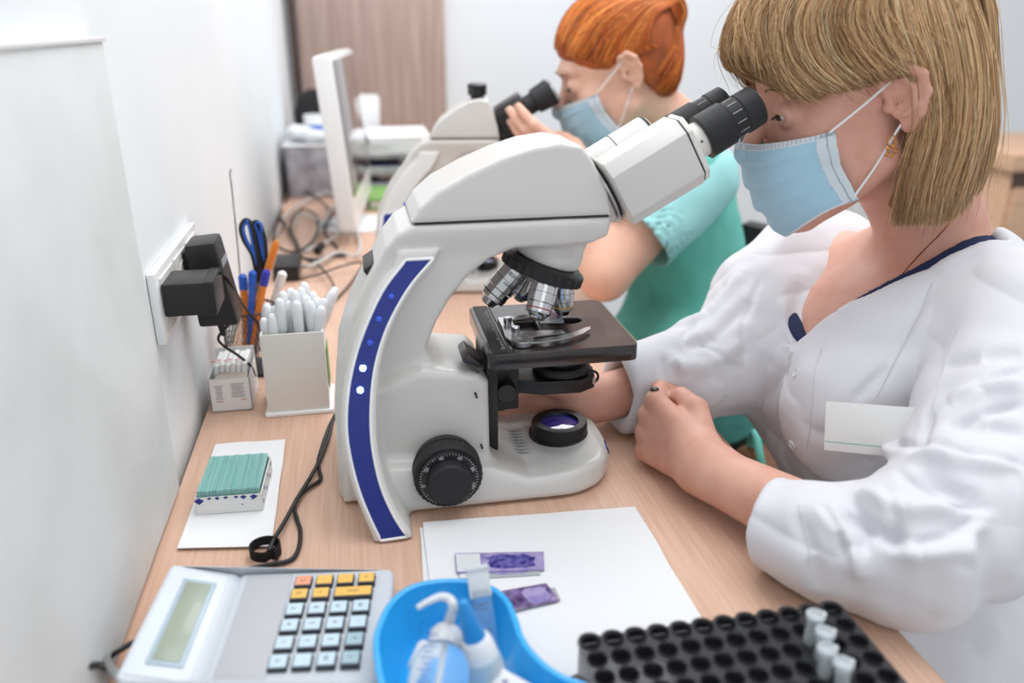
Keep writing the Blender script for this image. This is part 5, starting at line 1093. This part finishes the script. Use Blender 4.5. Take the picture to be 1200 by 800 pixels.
# blue kidney dish and what lies in it
KP = smooth([PZ(x, y, .797)[:2].tolist() + [0] for x, y in ((442, 762), (446, 733), (460, 706), (482, 689), (512, 682), (545, 682), (572, 688), (591, 702), (602, 724), (611, 750), (630, 774), (656, 793), (690, 806), (722, 826), (744, 862), (736, 905), (700, 940), (640, 950), (570, 925), (500, 880), (456, 826))], 4, True)[:, :2]
def dish(P):
    X, Y, Z = P.T; d2 = poly2(X, Y, KP); zt, zb = .797, ZT + .0006; ins = .016 * (1 - np.clip((Z - zb) / (zt - zb), 0, 1)) ** 1.2
    o = smax(smax(d2 + ins, zb - Z, .008), Z - zt, .001); i = smax(d2 + ins + .0022, zb + .0022 - Z, .008); s_ = smax(o, -i, .0008)
    lip = np.sqrt(np.maximum(np.abs(d2 - .0005) - .0012, 0) ** 2 + (Z - zt) ** 2) - .0016; return np.minimum(s_, lip)
lo = KP.min(0) - .006; hi = KP.max(0) + .006
V, F = sdf_mesh(dish, (lo[0], lo[1], ZT - .003), (hi[0], hi[1], .803), .0014)
dk = mesh_np('kidney_dish', V, F, 'dish', None, label='bright blue plastic kidney dish at the bottom of the picture', cat='dish', group=None)
# wash bottle with a bent nozzle
t = thing('wash_bottle', PZ(512, 800, .775), 'clear plastic wash bottle with bent spout lying in the blue dish', 'bottle')
b0, b1 = PZ(505, 850, .790), PZ(521, 757, .806); ax = unit(b1 - b0); L = np.linalg.norm(b1 - b0)
bd = MB().lathe(b0, ax, [(0, .018), (.004, .0215), (L * .70, .0215), (L * .84, .0185), (L * .95, .0115), (L, .0105)], 32).build('bottle_body', 'clear', t)
MB().lathe(b1, ax, [(-.002, .0125), (.010, .0125), (.011, .0105), (.014, .0095)], 28, rib=.05).build('screw_cap', 'frost', t)
sp = [b1 + ax * .006, b1 + ax * .018, PZ(531, 712, .832), PZ(527, 702, .836), PZ(517, 699, .838), PZ(503, 704, .838), PZ(489, 712, .836)]
MB().tube(sp, [.0040, .0040, .0036, .0032, .0028, .0024, .0018], 10, 6).build('spout', 'frost', t)
MB().cyl(b0 + ax * .01, b1, .0016, seg=8).build('dip_tube', 'frost', t)
gr = MB()
for k in range(9): gr.box(b0 + ax * (L * .3 + .0045 * k) + np.array([-.008, -.002, .0200]), (.006 if k % 2 else .010, .0007, .0004), np.array([unit(np.cross(ax, [0, 0, 1])), ax, [0, 0, 1]]).T)
gr.build('graduation_marks', 'cyan', bd)
# dropper bottle
t = thing('dropper_bottle', PZ(565, 775, .79), 'dropper bottle with tapered blue cap standing in the blue dish', 'bottle')
p0, p1 = PZ(574, 800, .775), PZ(541, 702, .848); ax = unit(p1 - p0); L = np.linalg.norm(p1 - p0)
MB().lathe(p0 - ax * .012, ax, [(0, .012), (.003, .0145), (.030, .0145), (.037, .0135), (.040, .0095)], 28).build('bottle_body', 'bottle', t)
MB().lathe(p0 + ax * .024, ax, [(0, .0115), (.002, .0135), (.014, .0120), (.018, .0100), (.0185, .008)], 32, rib=.02).build('collar', 'gloss_white', t)
MB().lathe(p0 + ax * .040, ax, [(0, .0088), (.001, .0090), (L - .046, .0042), (L - .042, .0036), (L - .0405, .0015)], 24).build('cap', 'bluecap', t, label='long tapered blue cap')
# clear ampoule tube and folded packet
t = thing('ampoule', PZ(556, 700, .82), 'clear flat-topped plastic ampoule leaning against the far rim of the dish', 'ampoule')
q0, q1 = PZ(570, 742, .776), PZ(561, 680, .812); ax = unit(q1 - q0); sd = unit(np.cross(ax, [0, 0, 1])); nn_ = np.cross(sd, ax)
MB().lathe(q0 - ax * .018, ax, [(0, .006), (.004, .0085), (.045, .0085), (.052, .006)], 22).build('tube', 'clear', t)
MB().box(q1 - ax * .002, (.018, .022, .003), np.array([sd, ax, nn_]).T).build('grip_tab', 'frost', t, .0008)
MB().box(q1 + ax * .010, (.019, .003, .0055), np.array([sd, ax, nn_]).T).build('rim', 'frost', t, .0006)
t = thing('swab_packet', PZ(590, 795, .78), 'folded white sachet with blue and red print by the dropper bottle', 'packet')
a, b, c, d = PZ(570, 800, .786), PZ(584, 783, .790), PZ(625, 806, .786), PZ(605, 825, .780); MB().hexa([a, b, c, d], [p + [0, 0, .003] for p in (a, b, c, d)]).build('sachet', 'paper', t, .001)
MB().box((a + b) / 2 * .6 + (c + d) / 2 * .4 + [0, 0, .0032], (.004, .004, .0003)).build('blue_print', 'blue', t); MB().box((a + b) / 2 * .4 + (c + d) / 2 * .6 + [0, -.004, .0032], (.010, .0012, .0003)).build('red_print', 'redink', t)
t = thing('capsule', PZ(487, 775, .78), 'short frosted plastic capsule lying at the left inside the dish', 'capsule')
a, b = PZ(484, 787, .785), PZ(497, 758, .79); MB().lathe(a, unit(b - a), [(0, .001), (.0015, .0045), (.004, .0058), (.022, .0058), (.0245, .0045), (.026, .001)], 18).build('shell', 'frost', t, angle=60)
# name card on the coat
P0 = hit(1008, 480, coat); cn = unit(np.array([-.62, -.66, .30])); 
a = PY(968, 470, P0[1] - .012); yd = P0[1] - .012
pl = lambda px, py: (lambda d: CAM + d * ((a - CAM) @ cn) / (d @ cn))(ray(px, py))
A_, B_, D_c = pl(968, 470), pl(1078, 478), pl(969, 535); ux = unit(B_ - A_); uy = unit((D_c - A_) - ux * ux.dot(D_c - A_)); cw_ = np.linalg.norm(B_ - A_); chh = cw_ * .58
t = thing('name_badge', A_, 'blank white name card with a thin teal line pinned to the white coat', 'badge')
cc = A_ + ux * cw_ / 2 + uy * chh / 2; Rb = np.array([ux, uy, np.cross(ux, uy)]).T
MB().box(cc, (cw_, chh, .0010), Rb).build('card', 'carton', t, .0003); sgn = 1 if np.cross(ux, uy) @ (CAM - cc) > 0 else -1
MB().box(A_ + ux * cw_ / 2 + uy * chh * .82 + np.cross(ux, uy) * sgn * .0006, (cw_ * .98, .0008, .0003), Rb).build('printed_line', 'green_line', t)

# ================================================================== FURTHER BACK
# monitor, screen turned away to the right
t = thing('monitor', (.03, 2.02, ZT), 'white flat monitor seen almost edge-on behind the second microscope', 'monitor')
a0, a1 = PY(397, 272, 1.85), PY(364, 66, 1.85); n_ = unit(np.cross(a1 - a0, [.12, 1, 0])); n_ = n_ if n_[0] > 0 else -n_; hd = unit(np.array([.10, 1, 0])); up = unit(a1 - a0); nrm = unit(np.cross(hd, up)); nrm = nrm if nrm[0] > 0 else -nrm
Hh = np.linalg.norm(a1 - a0); Wd = .46; cen = (a0 + a1) / 2 + hd * Wd / 2 + nrm * .031; Rm_ = np.array([hd, up, np.cross(hd, up)]).T
MB().box(cen - nrm * .010, (Wd, Hh, .042), Rm_).build('casing', 'gloss_white', t, .010)
sgn = 1 if np.cross(hd, up) @ nrm > 0 else -1
MB().box(cen + nrm * .0128 + up * .030, (Wd - .03, Hh - .085, .002), Rm_).build('screen', 'screen', t, .0005)
MB().hexa([cen - up * .12 - nrm * .012 + hd * x for x in (-.05, .05)] + [cen - up * .12 - nrm * .06 + hd * x for x in (.05, -.05)], [cen + up * .08 - nrm * .012 + hd * x for x in (-.05, .05)] + [cen + up * .08 - nrm * .04 + hd * x for x in (.05, -.05)]).build('rear_housing', 'gloss_white', t, .004)
MB().tube([cen - up * .06 - nrm * .04, np.array([cen[0] - .03, cen[1], ZT + .04]), np.array([cen[0] - .01, cen[1], ZT + .005])], .018, 12, 5).build('stand', 'gloss_white', t); MB().lathe((cen[0], cen[1], ZT), (0, 0, 1), [(0, .10), (.006, .10), (.010, .07)], 40).build('stand_base', 'gloss_white', t)
# storage tray of cloudy plastic with papers and things on it
t = thing('storage_box', (-.08, 2.62, ZT), 'cloudy grey plastic storage box against the back corner, behind the monitor', 'storage box')
for x0, y0, x1, y1 in ((-.205, 2.46, .02, 2.463), (-.205, 2.787, .02, 2.79), (-.205, 2.46, -.202, 2.79), (.017, 2.46, .02, 2.79)): MB().box(((x0 + x1) / 2, (y0 + y1) / 2, ZT + .075), (x1 - x0, y1 - y0, .145)).build('side_wall', 'bin', t, .001)
MB().box((-.0925, 2.625, ZT + .002), (.225, .33, .003)).build('base', 'bin', t); MB().box((-.0925, 2.625, ZT + .149), (.235, .34, .006)).build('lid', 'gloss_white', t, .002)
for x in (-.15, -.05): MB().box((x, 2.458, ZT + .10), (.05, .004, .03)).build('latch', 'bin', t, .001)
tag(MB().box((-.115, 2.60, ZT + .170), (.10, .09, .035)).build('shallow_tub', 'mid_blue', None, .008), 'mid-blue shallow tub on top of the cloudy storage box', 'tub')
tag(mesh_np('plastic_bag', *sdf_mesh(lambda P: smin(ell(P, (-.165, 2.53, ZT + .178), (.045, .05, .024)), ell(P, (-.10, 2.50, ZT + .170), (.05, .035, .018)), .02), (-.225, 2.45, ZT + .13), (-.03, 2.60, ZT + .22), .005), 'frost', None, disp=lambda V: vnoise(V * 50, 31) * .006), 'crumpled translucent plastic bag on the cloudy storage box by the wall', 'bag')
t = thing('letter_tray', (-.12, 2.95, ZT), 'black round-topped upright tray standing in the back left corner', 'tray')
P = [(x, z) for x, z in [(-.075, 0), (.075, 0), (.075, .20), (.06, .245), (.025, .272), (-.025, .272), (-.06, .245), (-.075, .20)]]
MB().hexa([(-.125 + x, 2.93, ZT + z) for x, z in P], [(-.125 + x, 2.95, ZT + z) for x, z in P]).build('back_panel', 'black', t, .003); MB().box((-.125, 2.90, ZT + .02), (.15, .08, .04)).build('foot', 'black', t, .004)
tag(MB().lathe((-.125, 2.815, ZT), (0, 0, 1), [(0, .034), (.20, .040), (.201, .038), (.01, .032)], 28).build('tall_cup', 'gloss_white'), 'tall white cup in front of the black round-topped tray', 'cup')
t = thing('paper_tray', (.11, 2.65, ZT), 'stacked shallow plastic trays filled with papers right of the monitor', 'tray')
for k in range(3):
    MB().box((.13, 2.62, ZT + .012 + .048 * k), (.20, .30, .006)).build('tray_shelf', 'bin', t, .002); MB().box((.13, 2.468, ZT + .022 + .048 * k), (.20, .004, .024)).build('tray_front', 'bin', t, .001)
    for x in (.032, .228): MB().box((x, 2.62, ZT + .030 + .048 * k), (.004, .30, .040)).build('tray_side', 'bin', t, .001)
tag(MB().box((.12, 2.61, ZT + .072), (.17, .26, .014), None).build('blue_folder', 'cyan', None, .001), 'blue folder lying in the middle paper tray', 'folder')
tag(MB().box((.125, 2.60, ZT + .021), (.18, .28, .010)).build('folder', 'plum', None, .001), 'dark folder lying in the lowest paper tray', 'folder')
o = MB()
for k in range(6): o.box((.125 + .003 * math.sin(k * 3), 2.60, ZT + .123 + .008 * k), (.182, .27, .0075), [(math.cos(.05 * math.sin(k * 5)), -math.sin(.05 * math.sin(k * 5)), 0), (math.sin(.05 * math.sin(k * 5)), math.cos(.05 * math.sin(k * 5)), 0), (0, 0, 1)])
tag(o.build('paper_stack', 'paper', None, .0006), 'thick stack of white paper on top of the paper trays', 'paper')
t = thing('paper_bin', (.02, 2.85, ZT), 'white rounded upright container standing behind the paper stack', 'container')
MB().hexa([(x, y, ZT) for x, y in rrect(-.04, 2.80, .075, 2.88, .02)], [(x, y, ZT + .25) for x, y in rrect(-.05, 2.79, .085, 2.89, .025)]).build('body', 'gloss_white', t, .006)
MB().hexa([(x, y, ZT + .25) for x, y in rrect(-.046, 2.794, .081, 2.886, .022)], [(x, y, ZT + .257) for x, y in rrect(-.046, 2.794, .081, 2.886, .022)]).build('lid', 'gloss_white', t, .003)
t = thing('green_ring_binder', (.13, 2.33, ZT), 'bright green binder lying flat on the desk below the trays', 'binder')
MB().box((.135, 2.34, ZT + .003), (.23, .20, .006)).build('cover', 'green', t, .001); MB().box((.135, 2.34, ZT + .016), (.215, .19, .018)).build('pages', 'paper', t, .001); MB().box((.135, 2.34, ZT + .028), (.23, .20, .006)).build('cover', 'green', t, .001)
for x, y, h_, lb in ((.145, 2.30, .055, 'short white plastic cup seen under the arch of the second microscope'), (.19, 2.34, .04, 'low white plastic tub beside the short white cup')):
    tag(MB().lathe((x, y, ZT + .032), (0, 0, 1), [(0, .022), (h_, .028), (h_ + .001, .0265), (.004, .020)], 24).build('plastic_cup', 'gloss_white'), lb, 'cup', 'small cups beyond the second microscope')
# tangle of cables
CT = [([(322, 252), (333, 262), (345, 280), (352, 300), (370, 304), (390, 300), (405, 292)], 'cable', 'black cable from the wall crossing the tangle', .0035), ([(330, 240), (318, 262), (322, 285), (345, 295), (368, 280), (372, 255), (355, 245), (340, 262), (350, 285)], 'cable', 'looped black cable in the middle of the tangle', .003),
      ([(322, 270), (340, 248), (365, 232), (385, 225), (395, 235), (378, 262), (360, 290)], 'cablegrey', 'pale grey cable arching towards the monitor', .0035), ([(335, 300), (360, 312), (395, 296), (416, 300), (422, 288), (418, 270)], 'cablegrey', 'pale grey cable turning a square corner below the monitor', .0035),
      ([(345, 262), (352, 250), (375, 258), (398, 268), (385, 282), (350, 290)], 'cablegrey', 'second pale grey cable coiled inside the tangle', .003), ([(350, 318), (372, 322), (400, 312), (425, 308), (412, 330), (390, 345)], 'cable', 'thin black cable running out of the tangle towards the foreground', .0022),
      ([(360, 300), (378, 315), (392, 338), (380, 350), (350, 348)], 'cable', 'thin black cable bending behind the pipettes', .0022), ([(330, 232), (345, 222), (365, 228), (388, 248), (380, 270), (395, 285)], 'cable', 'black cable draped behind the monitor foot', .003)]
for i, (q, mt, lb, r_) in enumerate(CT):
    P = [pz(x, y, .006 + .012 * abs(math.sin(k * 1.9 + i))) for k, (x, y) in enumerate(q)]; P[0][2] = P[-1][2] = ZT + r_; P = [np.array([max(p[0], WX + .015), p[1], p[2]]) for p in P]
    tag(MB().tube(P, r_, 6, 7).build('cable', mt), lb, 'cable', 'tangled cables along the wall')
t = thing('power_brick', pz(336, 322), 'black power brick lying on the desk behind the pens', 'power adapter'); MB().box(pz(338, 322) + [0, 0, .016], (.05, .10, .032)).build('case', 'black', t, .004); MB().cyl(pz(338, 322) + [0, .05, .016], pz(338, 322) + [0, .064, .016], .004, .003, 10).build('cord_sleeve', 'rubber', t)
tag(MB().lathe(pz(372, 300) + [0, 0, .012], (.3, 1, .1), [(0, .009), (.034, .009)], 16).build('ferrite_bead', 'rubber'), 'black round ferrite bead on the cable tangle', 'bead')
# black office chair of the red-haired woman
def chair(x, y, seat, label, sc_, rot):
    t = thing('office_chair', (0, 0, 0), label, 'chair', group='black office chairs at the desks')
    sm = lambda P: bx(P, (0, 0, .345), (.23, .23, .035), .03); mesh_np('seat', *sdf_mesh(sm, (-.26, -.26, .28), (.26, .26, .41), .012), seat, t)
    MB().grid([[(.235 + .03 * math.cos(v * 1.5) - .05 * (u * u), u * .20, .50 + v * .30) for v in np.linspace(0, 1, 8)] for u in np.linspace(-1, 1, 11)], .03).build('backrest', seat, t, angle=60)
    MB().tube([(.12, 0, .31), (.27, 0, .33), (.285, 0, .60)], .014, 8, 5).build('back_bar', 'black', t); MB().cyl((0, 0, .09), (0, 0, .32), .022, seg=16).build('gas_lift', 'steel', t)
    for k in range(5):
        a = 2 * math.pi * k / 5 + .3; e = np.array([.27 * math.cos(a), .27 * math.sin(a), .07]); MB().tube([(0, 0, .10), e * .5 + [0, 0, .06], e], .014, 8, 3).build('base_arm', 'black', t); MB().cyl(e + [0, -.022, -.038], e + [0, .022, -.038], .028, seg=16).build('castor', 'rubber', t)
    t.location = (x, y, .004); t.rotation_euler = (0, 0, rot)
chair(.70, 1.52, 'rubber', 'black office chair under the red-haired woman', 1, 0); chair(.80, .82, 'denim', 'office chair with dark blue seat under the woman in the white coat', 1, 0)
# bag hanging between the two women
t = thing('handbag', (.60, 1.17, .40), 'bronze-brown bag with teal strap seen between the two women', 'bag')
mesh_np('bag_body', *sdf_mesh(lambda P: bx(P, (.655, 1.12, .47), (.04, .06, .07), .025), (.58, 1.02, .37), (.73, 1.22, .57), .005), 'bag', t)
MB().tube([(.63, 1.08, .53), (.625, 1.09, .56), (.63, 1.12, .585), (.64, 1.15, .56), (.645, 1.16, .53)], .007, 8, 6).build('strap', 'teal', t); MB().lathe((.614, 1.10, .51), (-1, -.2, .2), [(0, .016), (.004, .015), (.005, .004)], 20).build('clasp', 'chrome', t)
# drawer cabinet at the far right
cx_, cy_ = 2.26, 2.45; t = thing('drawer_cabinet', (cx_, cy_, 0), 'wooden drawer cabinet with metal handles behind the woman in the white coat', 'cabinet')
MB().box((cx_, cy_, .40), (.50, .46, .79)).build('carcass', 'pedestal', t, .002); MB().box((cx_, cy_, .825), (.54, .50, .05)).build('top', 'pedestal', t, .002); MB().box((cx_, cy_ - .225, .772), (.49, .03, .05)).build('recess', 'dark_trim', t)
for k in range(4):
    dr = MB().box((cx_, cy_ - .238, .660 - k * .19), (.48, .018, .178)).build('drawer', 'pedestal', t, .002); MB().box((cx_, cy_ - .252, .665 - k * .19), (.15, .012, .035)).build('handle', 'steel', dr, .004)
